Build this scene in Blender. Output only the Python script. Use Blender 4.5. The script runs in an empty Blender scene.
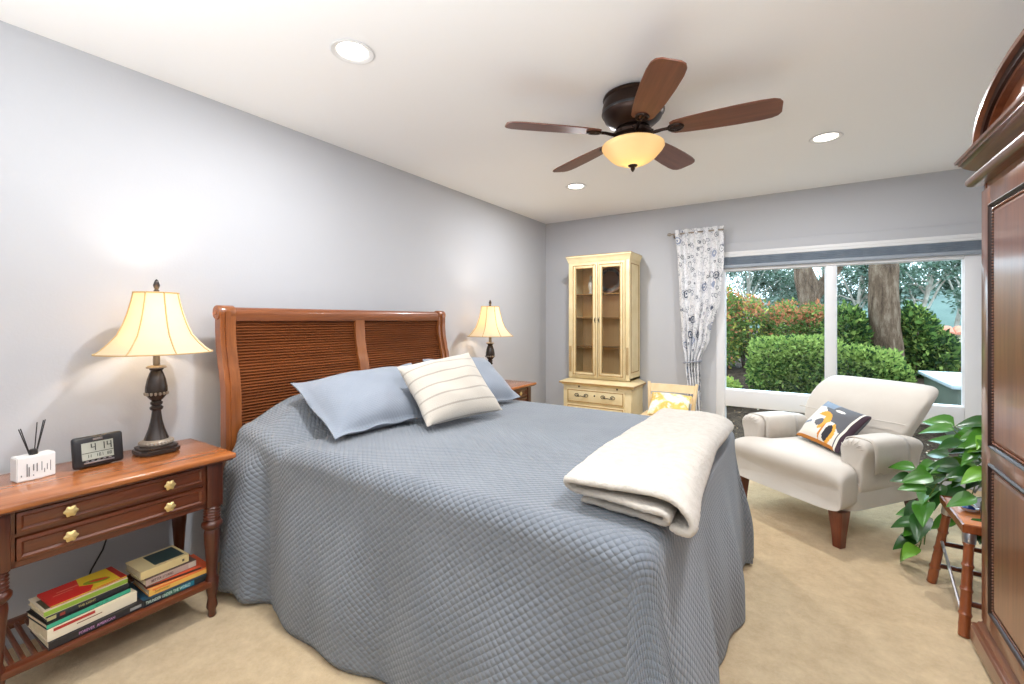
import bpy, bmesh, math, random
from mathutils import Matrix, Vector, noise
random.seed(7)
PI = math.pi
S = bpy.context.scene
COL = S.collection

# ------------------------------------------------------------------ camera
cam_d = bpy.data.cameras.new('camera'); cam = bpy.data.objects.new('camera', cam_d); COL.objects.link(cam)
cam.location = (2.56, 0, 1.30); cam.rotation_euler = (PI/2, 0, math.radians(33.1))
cam_d.sensor_width = 36; cam_d.lens = 446/1024*36; cam_d.shift_y = -22/1024; cam_d.clip_start = .05; cam_d.clip_end = 300
S.camera = cam
# ------------------------------------------------------------------ world, view
w = bpy.data.worlds.new('overcast_sky'); S.world = w; w.use_nodes = True
bg = w.node_tree.nodes['Background']; bg.inputs[0].default_value = (.70, .87, 1, 1); bg.inputs[1].default_value = 3.8
S.view_settings.view_transform = 'Standard'; S.view_settings.look = 'None'
S.view_settings.gamma = 1; S.view_settings.use_curve_mapping = False
S.view_settings.exposure = 0.32
S.cycles.use_denoising = True
S.cycles.max_bounces = 8; S.cycles.diffuse_bounces = 5; S.cycles.transparent_max_bounces = 12
S.cycles.sample_clamp_indirect = 6
CAN_W = 20.5      # watts per recessed downlight
def area_disc(loc, r, watt, col):
    l = bpy.data.lights.new('downlight_beam', 'AREA'); l.shape = 'DISK'; l.size = 2*r; l.energy = watt; l.color = col
    o = bpy.data.objects.new('downlight_beam', l); o.location = loc; COL.objects.link(o); return o
def bulb(loc, r, watt, col):
    l = bpy.data.lights.new('lamp_bulb', 'POINT'); l.shadow_soft_size = r; l.energy = watt; l.color = col
    o = bpy.data.objects.new('lamp_bulb', l); o.location = loc; COL.objects.link(o); return o

# broad cool daylight coming down through the window side of the overcast sky
_s = bpy.data.lights.new('overcast_sun', 'SUN'); _s.energy = 5.0; _s.angle = math.radians(50); _s.color = (.54, .79, 1)
_so = bpy.data.objects.new('overcast_sun', _s); _so.rotation_euler = Vector((.10, .80, .52)).to_track_quat('Z', 'Y').to_euler(); COL.objects.link(_so)
# added unseen fill light behind the camera, aimed up to brighten the ceiling
_l = bpy.data.lights.new('ceiling_fill_light', 'AREA'); _l.shape = 'RECTANGLE'; _l.size = 2.4; _l.size_y = .7; _l.energy = 66; _l.color = (.91, .96, 1)
_o = bpy.data.objects.new('ceiling_fill_light', _l); _o.location = (2.25, -.40, 1.42); _o.rotation_euler = (PI, 0, 0); COL.objects.link(_o)

XL, XR, YB, YR, H = -.065, 3.86, 4.78, -1.5, 2.47

# ------------------------------------------------------------------ helpers
def lin(c):
    return tuple((v/255/12.92 if v/255 <= .04045 else ((v/255+.055)/1.055)**2.4) for v in c)
def mat(name, rgb, rough=.6, metal=0, spec=.5, coat=0, sheen=0, trans=0):
    m = bpy.data.materials.new(name); m.use_nodes = True
    b = m.node_tree.nodes['Principled BSDF']
    b.inputs['Base Color'].default_value = (*lin(rgb), 1); b.inputs['Roughness'].default_value = rough
    b.inputs['Metallic'].default_value = metal; b.inputs['Specular IOR Level'].default_value = spec
    b.inputs['Coat Weight'].default_value = coat; b.inputs['Coat Roughness'].default_value = .12
    b.inputs['Sheen Weight'].default_value = sheen
    return m
class N:
    def __init__(s, m): s.t = m.node_tree; s.b = s.t.nodes['Principled BSDF']
    def n(s, typ, **k):
        x = s.t.nodes.new(typ)
        for a, v in k.items(): setattr(x, a, v)
        return x
    def l(s, a, b): s.t.links.new(a, b)
    def coord(s, kind='Object', scale=(1,1,1), rot=(0,0,0)):
        c = s.n('ShaderNodeTexCoord'); mp = s.n('ShaderNodeMapping'); mp.inputs['Scale'].default_value = scale
        mp.inputs['Rotation'].default_value = rot
        s.l(c.outputs[kind], mp.inputs[0]); return mp.outputs[0]
    def noise(s, vec, scale, detail=3, rough=.55):
        x = s.n('ShaderNodeTexNoise'); x.inputs['Scale'].default_value = scale; x.inputs['Detail'].default_value = detail
        x.inputs['Roughness'].default_value = rough; s.l(vec, x.inputs['Vector']); return x.outputs['Fac']
    def ramp(s, fac, stops):
        r = s.n('ShaderNodeValToRGB'); e = r.color_ramp.elements
        while len(e) < len(stops): e.new(.5)
        for i, (p, c) in enumerate(stops): e[i].position = p; e[i].color = (*lin(c), 1)
        s.l(fac, r.inputs[0]); return r.outputs[0]
    def base(s, c): s.l(c, s.b.inputs['Base Color'])
    def bump(s, h, strength=.3, dist=.01):
        x = s.n('ShaderNodeBump'); x.inputs['Strength'].default_value = strength; x.inputs['Distance'].default_value = dist
        s.l(h, x.inputs['Height'])
        old = s.b.inputs['Normal'].links
        if old: s.l(old[0].from_socket, x.inputs['Normal'])
        s.l(x.outputs[0], s.b.inputs['Normal'])
    def math(s, op, a, b=None, c=None):
        x = s.n('ShaderNodeMath', operation=op)
        for i, v in enumerate((a, b, c)):
            if v is None: continue
            if isinstance(v, (int, float)): x.inputs[i].default_value = v
            else: s.l(v, x.inputs[i])
        return x.outputs[0]
def noisy(name, c1, c2, scale=6, rough=.8, bump=0, bs=200, bd=.003, **k):
    m = mat(name, c1, rough, **k); n = N(m); v = n.coord()
    n.base(n.ramp(n.noise(v, scale, 4), [(.35, c1), (.65, c2)]))
    if bump: n.bump(n.noise(v, bs, 2), bump, bd)
    return m
def wood(name, dark, light, axis=1, rough=.3, coat=.4, s=1.0):
    m = mat(name, light, rough, coat=coat); n = N(m)
    sc = [26*s, 26*s, 26*s]; sc[axis] = 1.6*s
    v = n.coord('Object', tuple(sc)); a = n.noise(v, 1.0, 6, .6)
    v2 = n.coord('Object', tuple(x*5 for x in sc)); b = n.noise(v2, 1.0, 3)
    f = n.math('ADD', n.math('MULTIPLY', a, .75), n.math('MULTIPLY', b, .25))
    n.base(n.ramp(f, [(.33, dark), (.66, light)]))
    return m
def finish(me, angle=38, smooth=True):
    if not smooth: return
    bm = bmesh.new(); bm.from_mesh(me)
    for f in bm.faces: f.smooth = True
    t = math.radians(angle)
    for e in bm.edges:
        if len(e.link_faces) == 2: e.smooth = e.calc_face_angle(0) < t
    bm.to_mesh(me); bm.free()
def obj(name, bm, m, parent=None, angle=38, loc=None, recalc=True):
    if recalc: bmesh.ops.recalc_face_normals(bm, faces=bm.faces)
    me = bpy.data.meshes.new(name); bm.to_mesh(me); bm.free()
    finish(me, angle)
    for x in (m if isinstance(m, (list, tuple)) else [m]): me.materials.append(x)
    o = bpy.data.objects.new(name, me); COL.objects.link(o)
    if parent: o.parent = parent
    if loc: o.location = loc
    return o
def thing(name, label, cat, loc=(0,0,0), rz=0, group=None, rot=None):
    o = bpy.data.objects.new(name, None); o.empty_display_size = .05; COL.objects.link(o)
    o.location = loc; o.rotation_euler = rot or (0, 0, rz)
    return tag(o, label, cat, group)
def tag(o, label, cat, group=None, kind=None):
    if label: o['label'] = label
    if cat: o['category'] = cat
    if group: o['group'] = group
    if kind: o['kind'] = kind
    return o
def struct(name, bm, m, parent=None, **k):
    o = obj(name, bm, m, parent, **k)
    if not parent: o['kind'] = 'structure'
    return o
def copy_tree(o, parent=None):
    c = o.copy(); COL.objects.link(c); c.parent = parent
    for ch in list(o.children): copy_tree(ch, c)
    return c
BM = bmesh.new
def box(bm, c, s, rot=None, bev=0, seg=2, mi=0):
    M = Matrix.Translation(c) @ (rot.to_4x4() if rot else Matrix()) @ Matrix.Diagonal((*s, 1))
    r = bmesh.ops.create_cube(bm, size=1, matrix=M); vs = r['verts']
    fs = {f for v in vs for f in v.link_faces}
    if bev:
        es = list({e for v in vs for e in v.link_edges})
        q = bmesh.ops.bevel(bm, geom=es, offset=bev, segments=seg, profile=.5, affect='EDGES')
        fs = set(q['faces']) | {f for f in fs if f.is_valid}
    if mi:
        for f in fs: f.material_index = mi
    return bm
def bx(bm, lo, hi, bev=0, seg=2, mi=0):
    return box(bm, [(a+b)/2 for a, b in zip(lo, hi)], [abs(b-a) for a, b in zip(lo, hi)], None, bev, seg, mi)
def loft(bm, rings, cap=True, closed=True, mi=0):
    vr = [[bm.verts.new(p) for p in r] for r in rings]
    n = len(vr[0])
    for a, b in zip(vr, vr[1:]):
        for i in range(n if closed else n-1):
            j = (i+1) % n
            try: f = bm.faces.new((a[i], a[j], b[j], b[i])); f.material_index = mi
            except ValueError: pass
    if cap and closed:
        for r in (vr[0], vr[-1]):
            try: f = bm.faces.new(r); f.material_index = mi
            except ValueError: pass
    return vr
def lathe(bm, prof, seg=28, at=(0,0,0), M=None, sq=None, mi=0):
    rings = []
    for r, z in prof:
        ring = []
        for i in range(seg):
            a = 2*PI*i/seg; p = Vector((r*math.cos(a), r*math.sin(a), z))
            if M: p = M @ p
            ring.append(p + Vector(at))
        rings.append(ring)
    loft(bm, rings, mi=mi); return bm
def tube(bm, pts, r, seg=8, cap=True, mi=0):
    pts = [Vector(p) for p in pts]; rings = []
    up = Vector((0,0,1)); prev = None
    for i, p in enumerate(pts):
        t = (pts[min(i+1, len(pts)-1)] - pts[max(i-1, 0)]).normalized()
        if prev is None:
            a = t.cross(up); a = a if a.length > .1 else t.cross(Vector((1,0,0)))
        else: a = prev - t*prev.dot(t)
        a.normalize(); prev = a; b = t.cross(a)
        rr = r[i] if isinstance(r, (list, tuple)) else r
        rings.append([p + a*rr*math.cos(2*PI*k/seg) + b*rr*math.sin(2*PI*k/seg) for k in range(seg)])
    loft(bm, rings, cap, mi=mi); return bm
def prism(bm, pts, axis, d0, d1, mi=0):
    # pts are 2D in the two axes other than `axis`, cyclic order
    def P(u, v, d):
        return {0: (d, u, v), 1: (u, d, v), 2: (u, v, d)}[axis]
    loft(bm, [[P(u, v, d0) for u, v in pts], [P(u, v, d1) for u, v in pts]], mi=mi); return bm
def molding(bm, path, prof, O, U, V, Nn, closed=True, mi=0):
    # path: 2D points in plane (U,V); prof: (outward offset, height along Nn)
    O, U, V, Nn = map(Vector, (O, U, V, Nn)); n = len(path); rings = []
    for i in range(n):
        p = Vector(path[i])
        a = Vector(path[(i-1) % n]) if (closed or i > 0) else None
        b = Vector(path[(i+1) % n]) if (closed or i < n-1) else None
        def nm(d): d = d.normalized(); return Vector((d.y, -d.x))
        if a is None: m = nm(b-p)
        elif b is None: m = nm(p-a)
        else:
            n1, n2 = nm(p-a), nm(b-p); m = (n1+n2).normalized(); m = m/max(.3, m.dot(n1))
        rings.append([O + U*(p.x+m.x*o) + V*(p.y+m.y*o) + Nn*h for o, h in prof])
    if closed: rings.append([x.copy() for x in rings[0]])
    loft(bm, rings, cap=not closed, mi=mi)
    bmesh.ops.remove_doubles(bm, verts=bm.verts, dist=1e-6); return bm
def sel(a, b, c, d, p=4, k=28):   # superellipse ring helper values
    out = []
    for i in range(k):
        t = 2*PI*i/k; cs, sn = math.cos(t), math.sin(t)
        out.append((a + c*math.copysign(abs(cs)**(2/p), cs), b + d*math.copysign(abs(sn)**(2/p), sn)))
    return out
def text(body, size, mtl, parent, loc, rot, name='lettering', extrude=.0003, align='LEFT', sx=1.0):
    cu = bpy.data.curves.new(name, 'FONT'); cu.body = body; cu.size = size; cu.extrude = extrude
    cu.align_x = align; cu.align_y = 'CENTER'; cu.resolution_u = 2
    o = bpy.data.objects.new(name, cu); COL.objects.link(o); cu.materials.append(mtl)
    bpy.context.view_layer.update()
    me = bpy.data.meshes.new_from_object(o.evaluated_get(bpy.context.evaluated_depsgraph_get()))
    COL.objects.unlink(o); bpy.data.objects.remove(o); o = bpy.data.objects.new(name, me); COL.objects.link(o)
    o.parent = parent; o.location = loc; o.rotation_euler = rot; o.scale = (sx, 1, 1); return o
def sstep(a, b, x):
    t = max(0, min(1, (x-a)/(b-a))); return t*t*(3-2*t)

# ------------------------------------------------------------------ materials
m_wall = mat('wall_paint', (188, 189, 193), .9, spec=.25); n = N(m_wall); v = n.coord(); n.bump(n.noise(v, 90, 2), .10, .004)
m_ceil = mat('ceiling_paint', (247, 247, 247), .95, spec=.2); n = N(m_ceil); n.bump(n.noise(n.coord(), 110, 2), .06, .003)
m_white = mat('white_trim', (226, 226, 226), .45)
m_vinyl = mat('white_window_vinyl', (226, 226, 228), .35)
m_carpet = mat('beige_carpet', (230, 203, 160), 1, spec=.1, sheen=.2); n = N(m_carpet); v = n.coord()
n.base(n.ramp(n.noise(v, 9, 14, .82), [(.34, (212, 182, 138)), (.66, (240, 214, 172))]))
n.bump(n.noise(v, 330, 3, .7), .8, .012); n.bump(n.noise(v, 30, 3), .35, .02)
m_table = wood('cherry_wood', (128, 70, 32), (184, 112, 60), 1, .22, .5)
m_tabdark = wood('dark_cherry_wood', (76, 34, 16), (114, 56, 27), 1, .3, .4)
m_leg = wood('turned_dark_wood', (54, 22, 12), (92, 42, 22), 2, .28, .4)
m_head = wood('headboard_wood', (104, 54, 26), (146, 84, 44), 1, .32, .35)
m_ribw = wood('headboard_rib_wood', (102, 54, 26), (128, 72, 37), 1, .32, .35)
m_headv = wood('headboard_post_wood', (116, 62, 29), (154, 92, 47), 2, .3, .35)
m_arm = wood('armoire_wood', (98, 52, 32), (140, 84, 54), 2, .28, .5)
m_armh = wood('armoire_wood_crosswise', (92, 54, 38), (130, 82, 58), 1, .28, .5)
m_armd = mat('armoire_dark_glaze', (42, 20, 14), .4)
m_bronze = mat('oil_rubbed_bronze', (52, 38, 32), .35, metal=.75)
m_blade = wood('fan_blade_walnut', (88, 46, 30), (122, 70, 48), 0, .45, .15)
m_black = mat('black_plastic', (34, 33, 35), .35)
m_chrome = mat('brushed_metal', (190, 190, 195), .3, metal=1)
m_pewter = mat('aged_pewter_resin', (58, 50, 46), .25, metal=.3)
m_pewl = mat('worn_silver_resin', (150, 140, 128), .4, metal=.4)
m_brass = mat('pale_brass', (216, 190, 130), .35, metal=.6)
m_cab = noisy('cream_painted_wood', (226, 206, 158), (236, 219, 176), 8, .45)
m_cabg = mat('tan_glaze_line', (170, 132, 78), .5)
m_cabi = noisy('cabinet_tan_interior', (246, 208, 152), (248, 214, 162), 5, .6)
m_cabs = mat('shelf_edge_tan', (176, 134, 82), .4)
m_chairw = noisy('pale_maple', (228, 198, 150), (236, 210, 166), 10, .45)

def fabric(name, c1, c2, bs=260, bump=.35, sheen=.3, scale=14, kind='Object', fine=0):
    m = mat(name, c1, .95, spec=.15, sheen=sheen); n = N(m); v = n.coord(kind)
    n.base(n.ramp(n.noise(v, scale, 4), [(.35, c1), (.65, c2)])); n.bump(n.noise(v, bs, 2), bump, .004)
    return m
m_white_uph = fabric('off_white_upholstery', (200, 192, 182), (206, 199, 189), 300, .2, .15, 5)
m_sherpa = fabric('cream_sherpa', (188, 180, 169), (198, 191, 181), 120, .9, .2, 30)
m_mattress = fabric('white_ticking', (225, 225, 225), (232, 232, 232))

def quilt(name, c1, c2, cell, strength=.6, dist=.012, ax=(1.0, 1.0)):
    m = mat(name, c1, .92, spec=.15, sheen=.25); n = N(m)
    v = n.coord('UV', (ax[0]/cell, ax[1]/cell, 1), (0, 0, PI/4))
    vo = n.n('ShaderNodeTexVoronoi', feature='F1', distance='EUCLIDEAN'); vo.inputs['Scale'].default_value = 1; vo.inputs['Randomness'].default_value = .06
    n.l(v, vo.inputs['Vector'])
    h = n.math('SUBTRACT', 1, n.math('POWER', vo.outputs['Distance'], 2.0))
    v2 = n.coord('UV', (1, 1, 1))
    n.base(n.ramp(n.noise(v2, 3, 3), [(.35, c1), (.65, c2)]))
    n.bump(n.noise(v2, 700, 1), .25, .002); n.bump(h, strength, dist)
    return m
m_spread = quilt('grey_blue_matelasse', (119, 125, 133), (126, 132, 140), .021, 1.0, .012, (1.0, 1.25))
m_sham = quilt('blue_sham_matelasse', (136, 144, 155), (143, 150, 161), .012, .35, .005)

# glass pane: thin clear sheet
m_glass = bpy.data.materials.new('clear_window_glass'); m_glass.use_nodes = True
t = m_glass.node_tree; t.nodes.clear()
o_ = t.nodes.new('ShaderNodeOutputMaterial'); mx = t.nodes.new('ShaderNodeMixShader'); tr = t.nodes.new('ShaderNodeBsdfTransparent')
gl = t.nodes.new('ShaderNodeBsdfGlossy'); gl.inputs['Roughness'].default_value = .02; fr = t.nodes.new('ShaderNodeFresnel'); fr.inputs[0].default_value = 1.25
tr.inputs[0].default_value = (.97, .985, .98, 1)
t.links.new(fr.outputs[0], mx.inputs[0]); t.links.new(tr.outputs[0], mx.inputs[1]); t.links.new(gl.outputs[0], mx.inputs[2]); t.links.new(mx.outputs[0], o_.inputs[0])

def shade_mat(name, rgb, tr=.55):
    m = bpy.data.materials.new(name); m.use_nodes = True; t = m.node_tree; t.nodes.clear()
    o = t.nodes.new('ShaderNodeOutputMaterial'); a = t.nodes.new('ShaderNodeBsdfDiffuse'); b = t.nodes.new('ShaderNodeBsdfTranslucent'); x = t.nodes.new('ShaderNodeMixShader')
    a.inputs[0].default_value = (*lin(rgb), 1); b.inputs[0].default_value = (*lin(rgb), 1); x.inputs[0].default_value = tr
    t.links.new(a.outputs[0], x.inputs[1]); t.links.new(b.outputs[0], x.inputs[2]); t.links.new(x.outputs[0], o.inputs[0]); return m
m_shade = shade_mat('cream_silk_shade', (248, 234, 206))
m_seam = mat('tan_braid', (196, 166, 118), .8)
m_bowl = shade_mat('amber_alabaster_glass', (244, 226, 184), .35)

def emis(name, rgb, s):
    m = bpy.data.materials.new(name); m.use_nodes = True; b = m.node_tree.nodes['Principled BSDF']
    b.inputs['Base Color'].default_value = (.9, .9, .9, 1); b.inputs['Emission Color'].default_value = (*lin(rgb), 1); b.inputs['Emission Strength'].default_value = s; return m
m_lens = emis('lit_downlight_lens', (255, 246, 232), 6)

# ================================================================== ROOM
b = BM(); bx(b, (XL, YR, -.1), (XR, YB, 0)); struct('floor', b, m_carpet)
b = BM(); bx(b, (XL-.15, YR-.15, H), (XR+.15, YB+.15, H+.12)); struct('ceiling', b, m_ceil)
b = BM(); bx(b, (XL-.15, YR, 0), (XL, YB, H)); struct('wall_left', b, m_wall)
b = BM(); bx(b, (XR, YR, 0), (XR+.15, YB, H)); struct('wall_right', b, m_wall)
b = BM(); bx(b, (XL-.15, YR-.15, 0), (XR+.15, YR, H)); struct('wall_rear', b, m_wall)
WX0, WX1, WZ0, WZ1 = 1.845, 3.71, .06, 2.035
b = BM()
bx(b, (XL-.15, YB, 0), (WX0, YB+.15, H)); bx(b, (WX1, YB, 0), (XR+.15, YB+.15, H))
bx(b, (WX0, YB, WZ1), (WX1, YB+.15, H)); bx(b, (WX0, YB, -.1), (WX1, YB+.15, WZ0))
struct('wall_back', b, m_wall)
for nm, lo, hi in (('baseboard_back', (XL, YB-.014, 0), (WX0, YB, .085)), ('baseboard_right', (XR-.014, YR, 0), (XR, YB, .085)), ('baseboard_rear', (XL, YR, 0), (XR, YR+.014, .085))):
    b = BM(); bx(b, lo, hi, .004); struct(nm, b, m_white)

# window
win = bpy.data.objects.new('window_1', None); COL.objects.link(win); win.location = (0, YB, 0); win['kind'] = 'structure'
b = BM()
def fr_(x0, z0, x1, z1, y0=-.005, y1=.075, bev=.006): bx(b, (x0, y0, z0), (x1, y1, z1), bev)
fr_(WX0, WZ0, 1.925, 1.86); fr_(3.602, WZ0, WX1, 1.86)
fr_(1.925, 1.775, 3.602, 1.86); fr_(1.925, .468, 3.602, .628, -.012, .075); fr_(1.925, WZ0, 3.602, .12)
fr_(2.727, .628, 2.806, 1.775, -.002, .07); fr_(2.727, .12, 2.806, .468, -.002, .07)
struct('window_frame', b, m_vinyl, win)
b = BM()   # inner beads round each light
for x0, x1, z0, z1 in ((1.925, 2.727, .628, 1.775), (2.806, 3.602, .628, 1.775), (1.925, 2.727, .12, .468), (2.806, 3.602, .12, .468)):
    molding(b, [(x0, z0), (x1, z0), (x1, z1), (x0, z1)], [(-.005, .02), (-.005, .055), (0, .055), (0, .012)], (0,0,0), (1,0,0), (0,0,1), (0,1,0))
struct('glazing_bead', b, m_vinyl, win)
for x0, x1, z0, z1 in ((1.925, 2.727, .628, 1.775), (2.806, 3.602, .628, 1.775), (1.925, 2.727, .12, .468), (2.806, 3.602, .12, .468)):
    b = BM(); bx(b, (x0+.005, .034, z0+.005), (x1-.005, .037, z1-.005)); struct('glass_pane', b, m_glass, win)
# head trim above the shade
b = BM(); bx(b, (WX0-.02, YB-.02, 1.957), (XR-.002, YB+.02, 2.04), .004); struct('trim_2', b, m_wall)
b = BM(); bx(b, (WX0, YB-.030, 1.925), (XR-.002, YB+.06, 1.958), .006)
bx(b, (WX0, YB-.03, 1.905), (XR-.002, YB+.05, 1.926), .004)
struct('trim_1', b, m_white)

# cellular shade folded up
m_cell = fabric('slate_blue_shade_cloth', (122, 133, 146), (132, 143, 155), 200, .1, .1)
t_ = thing('cellular_shade', 'slate blue cellular window shade folded up under the white head trim', 'window shade', (2.78, YB-.01, 1.80))
b = BM()
for i in range(9):
    z = .035 + i*.008; d = .028 if i % 2 else .020
    bx(b, (-.915, -d, z-.004), (.915, d, z+.004), .002, 1)
obj('pleats', b, m_cell, t_)
b = BM(); bx(b, (-.915, -.028, 0), (.915, .028, .032), .008); obj('bottom_rail', b, mat('grey_shade_rail', (150, 158, 168), .5), t_)

# ================================================================== DOWNLIGHTS
def can_label(i): return ['round white recessed ceiling light above the bed, nearest the left wall', 'small round recessed ceiling light in the far left, beyond the fan', 'round recessed ceiling light at right, in front of the window', 'recessed ceiling light nearest the armoire, beyond the top edge of the photo'][i]
for i, (x, y) in enumerate(((.92, 1.246), (.90, 3.57), (2.684, 3.484), (2.70, 1.15))):
    t_ = thing('recessed_light', can_label(i), 'ceiling light', (x, y, H), group='recessed ceiling lights')
    b = BM(); lathe(b, [(.072, -.001), (.088, -.002), (.092, -.006), (.088, -.009), (.074, -.007), (.066, -.002), (.066, -.0005), (.072, -.0005)], 36); obj('trim_ring', b, m_white, t_)
    b = BM(); lathe(b, [(.0, -.0035), (.064, -.0035), (.064, -.001), (0, -.001)], 32); obj('lens', b, m_lens, t_)
    area_disc((x, y, H-.012), .06, CAN_W, (.96, .975, 1))

# ================================================================== CEILING FAN
fan = thing('ceiling_fan', 'five-blade walnut ceiling fan in dark bronze with a cream glass bowl light', 'ceiling fan', (1.82, 2.285, H))
b = BM(); lathe(b, [(0, 0), (.128, 0), (.138, -.006), (.150, -.012), (.153, -.022), (.146, -.030), (.150, -.045), (.156, -.07), (.155, -.10), (.142, -.128), (.118, -.150), (.09, -.165), (.085, -.172), (0, -.172)], 48)
obj('motor_housing', b, m_bronze, fan)
b = BM(); lathe(b, [(.150, -.088), (.158, -.088), (.159, -.094), (.157, -.100), (.150, -.100), (.150, -.088)], 48)
obj('vent_ring', b, m_black, fan)
b = BM(); lathe(b, [(0, -.172), (.072, -.172), (.082, -.182), (.098, -.196), (.098, -.212), (.086, -.222), (.09, -.236), (.122, -.244), (.128, -.256), (.122, -.262), (0, -.262)], 40); obj('switch_housing', b, m_bronze, fan)
for i in range(10):
    b = BM(); a = 2*PI*i/10; lathe(b, [(0, -.004), (.006, -.003), (.0075, 0), (.006, .003), (0, .004)], 8, (.1*math.cos(a), .1*math.sin(a), -.204)); obj('screw', b, m_bronze, fan)
bowl = [(.146, -.258), (.157, -.265), (.158, -.276), (.150, -.290), (.137, -.305), (.118, -.326), (.095, -.344), (.065, -.358), (.03, -.366), (.008, -.368)]
inner = [(r-.004 if r > .02 else r, z+.004) for r, z in bowl[::-1]]
b = BM(); lathe(b, bowl+inner, 48); bo = obj('light_bowl', b, m_bowl, fan)
b = BM(); lathe(b, [(0, -.362), (.022, -.362), (.025, -.368), (.018, -.374), (.010, -.378), (.012, -.384), (.008, -.392), (.003, -.400), (0, -.402)], 20); obj('finial', b, m_bronze, fan)
for k, deg in enumerate((-137, -60, 6, 79, 152)):
    A = Matrix.Rotation(math.radians(deg), 4, 'Z') @ Matrix.Translation((0, 0, -.205)) @ Matrix.Rotation(math.radians(-11), 4, 'X')
    # blade outline, along +x
    out = []
    for x, w_ in ((.185, .040), (.205, .052), (.26, .060), (.36, .069), (.48, .0745), (.58, .075), (.63, .070), (.655, .058), (.668, .036)): out.append((x, w_))
    poly = [(x, -w_) for x, w_ in out] + [(x, w_) for x, w_ in reversed(out)]
    b = BM(); prism(b, poly, 2, -.003, .003)
    bl = obj('blade', b, m_blade, fan); bl.matrix_local = A
    b = BM()
    tube(b, [(-.0, 0, -.014), (.03, 0, -.010), (.06, 0, -.006), (.09, 0, -.006)], [.008, .009, .008, .008], 8)
    ring = [(.122+.034*math.cos(t*PI/8), .027*math.sin(t*PI/8), -.007) for t in range(17)]
    tube(b, ring, .007, 8)
    tube(b, [(.095, 0, -.007), (.125, .004, -.009), (.15, 0, -.007)], .007, 8)
    for sx_, sy_ in ((.12, .018), (.12, -.018), (.15, 0)): lathe(b, [(0, -.008), (.006, -.007), (.006, .002), (0, .002)], 8, (sx_, sy_, -.006))
    br = obj('blade_bracket', b, m_bronze, fan)
    br.matrix_local = Matrix.Rotation(math.radians(deg), 4, 'Z') @ Matrix.Translation((.088, 0, -.203)) @ Matrix.Rotation(math.radians(-11), 4, 'X')
bulb((1.82, 2.285, H-.31), .03, 1.6, (1, .90, .74))

# ================================================================== NIGHTSTANDS
def turned_leg(x, y):
    b = BM()
    prof = [(0, .0), (.012, 0), (.017, .008), (.015, .03), (.022, .045), (.020, .06), (.016, .085), (.019, .10)]
    prof += [(.024, .125), (.026, .14), (.026, .165), (.022, .175), (.019, .185), (.021, .22), (.026, .30), (.031, .36), (.030, .375), (.026, .385), (.034, .392), (.040, .402), (.040, .412), (.034, .420), (.028, .426)]
    z = .426
    for i in range(5): prof += [(.030, z), (.033, z+.005), (.030, z+.010)]; z += .0125
    prof += [(.028, z), (0, z)]
    lathe(b, prof, 24, (x, y, 0)); bx(b, (x-.031, y-.031, z-.001), (x+.031, y+.031, .69), .003)
    return b
def nightstand(label, L, loc):
    # local: x 0..L along the wall (world y), depth toward +x world; built in world axes, front at x = .42
    t = thing('nightstand', label, 'nightstand', loc, group='pair of cherry nightstands')
    b = BM(); bx(b, (-.03, -.04, .688), (.425, L+.04, .712), .008, 3); obj('top', b, m_table, t)
    b = BM(); bx(b, (-.02, -.032, .680), (.412, L+.032, .689), .004); obj('top_molding', b, m_tabdark, t)
    for (x, y) in ((.355, .03), (.355, L-.03), (.02, .03), (.02, L-.03)): obj('leg', turned_leg(x, y), m_leg, t)
    b = BM()
    bx(b, (.02, .0, .488), (.036, L, .682)); bx(b, (.03, .018, .488), (.35, .034, .682)); bx(b, (.03, L-.034, .488), (.35, L-.018, .682))
    bx(b, (.33, .06, .488), (.372, L-.06, .508)); bx(b, (.33, .06, .588), (.372, L-.06, .598)); bx(b, (.33, .06, .672), (.372, L-.06, .682))
    bx(b, (.03, .03, .490), (.34, L-.03, .500)); bx(b, (.335, .06, .49), (.372, .072, .682)); bx(b, (.335, L-.072, .49), (.372, L-.06, .682))
    obj('case', b, m_tabdark, t)
    for z0, z1 in ((.511, .586), (.600, .671)):
        b = BM(); bx(b, (.05, .075, z0+.002), (.380, L-.075, z1-.002), .003)
        molding(b, [(.078, z0+.006), (L-.078, z0+.006), (L-.078, z1-.006), (.078, z1-.006)], [(.004, 0), (.004, .004), (-.006, .007), (-.012, .002), (-.012, 0)], (.380, 0, 0), (0,1,0), (0,0,1), (1,0,0))
        d = obj('drawer', b, m_tabdark, t)
        for yy in (.075+.125, L-.075-.125):
            b = BM(); zc = (z0+z1)/2
            lathe(b, [(0, 0), (.006, 0), (.006, .012), (0, .012)], 10, (.382, yy, zc), Matrix.Rotation(PI/2, 4, 'Y'))
            rings = []
            for rr, h in ((.010, .010), (.017, .013), (.018, .018), (.012, .022), (.004, .024)):
                rings.append([(.382+h, yy + rr*(1+.13*math.cos(6*a))*math.cos(a), zc + rr*(1+.13*math.cos(6*a))*math.sin(a)) for a in [2*PI*i/30 for i in range(30)]])
            loft(b, rings); obj('knob', b, m_brass, d)
    b = BM()   # lower shelf: frame with slats
    bx(b, (.335, .03, .138), (.378, L-.03, .163), .004); bx(b, (.0, .03, .138), (.04, L-.03, .163), .004)
    k = int((L-.1)/.026)
    for i in range(k+1):
        y = .045 + i*(L-.09)/k; bx(b, (.035, y-.007, .146), (.338, y+.007, .158), .003, 1)
    obj('slatted_shelf', b, m_tabdark, t)
    return t
ns1 = nightstand('cherry nightstand on the near side of the bed, with book stacks on its lower shelf', .69, (.03, .262, 0))
ns2 = copy_tree(ns1); ns2.location = (.03, 2.93, 0); ns2['label'] = 'cherry nightstand on the far side of the bed, mostly hidden, under the smaller lamp'

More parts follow.
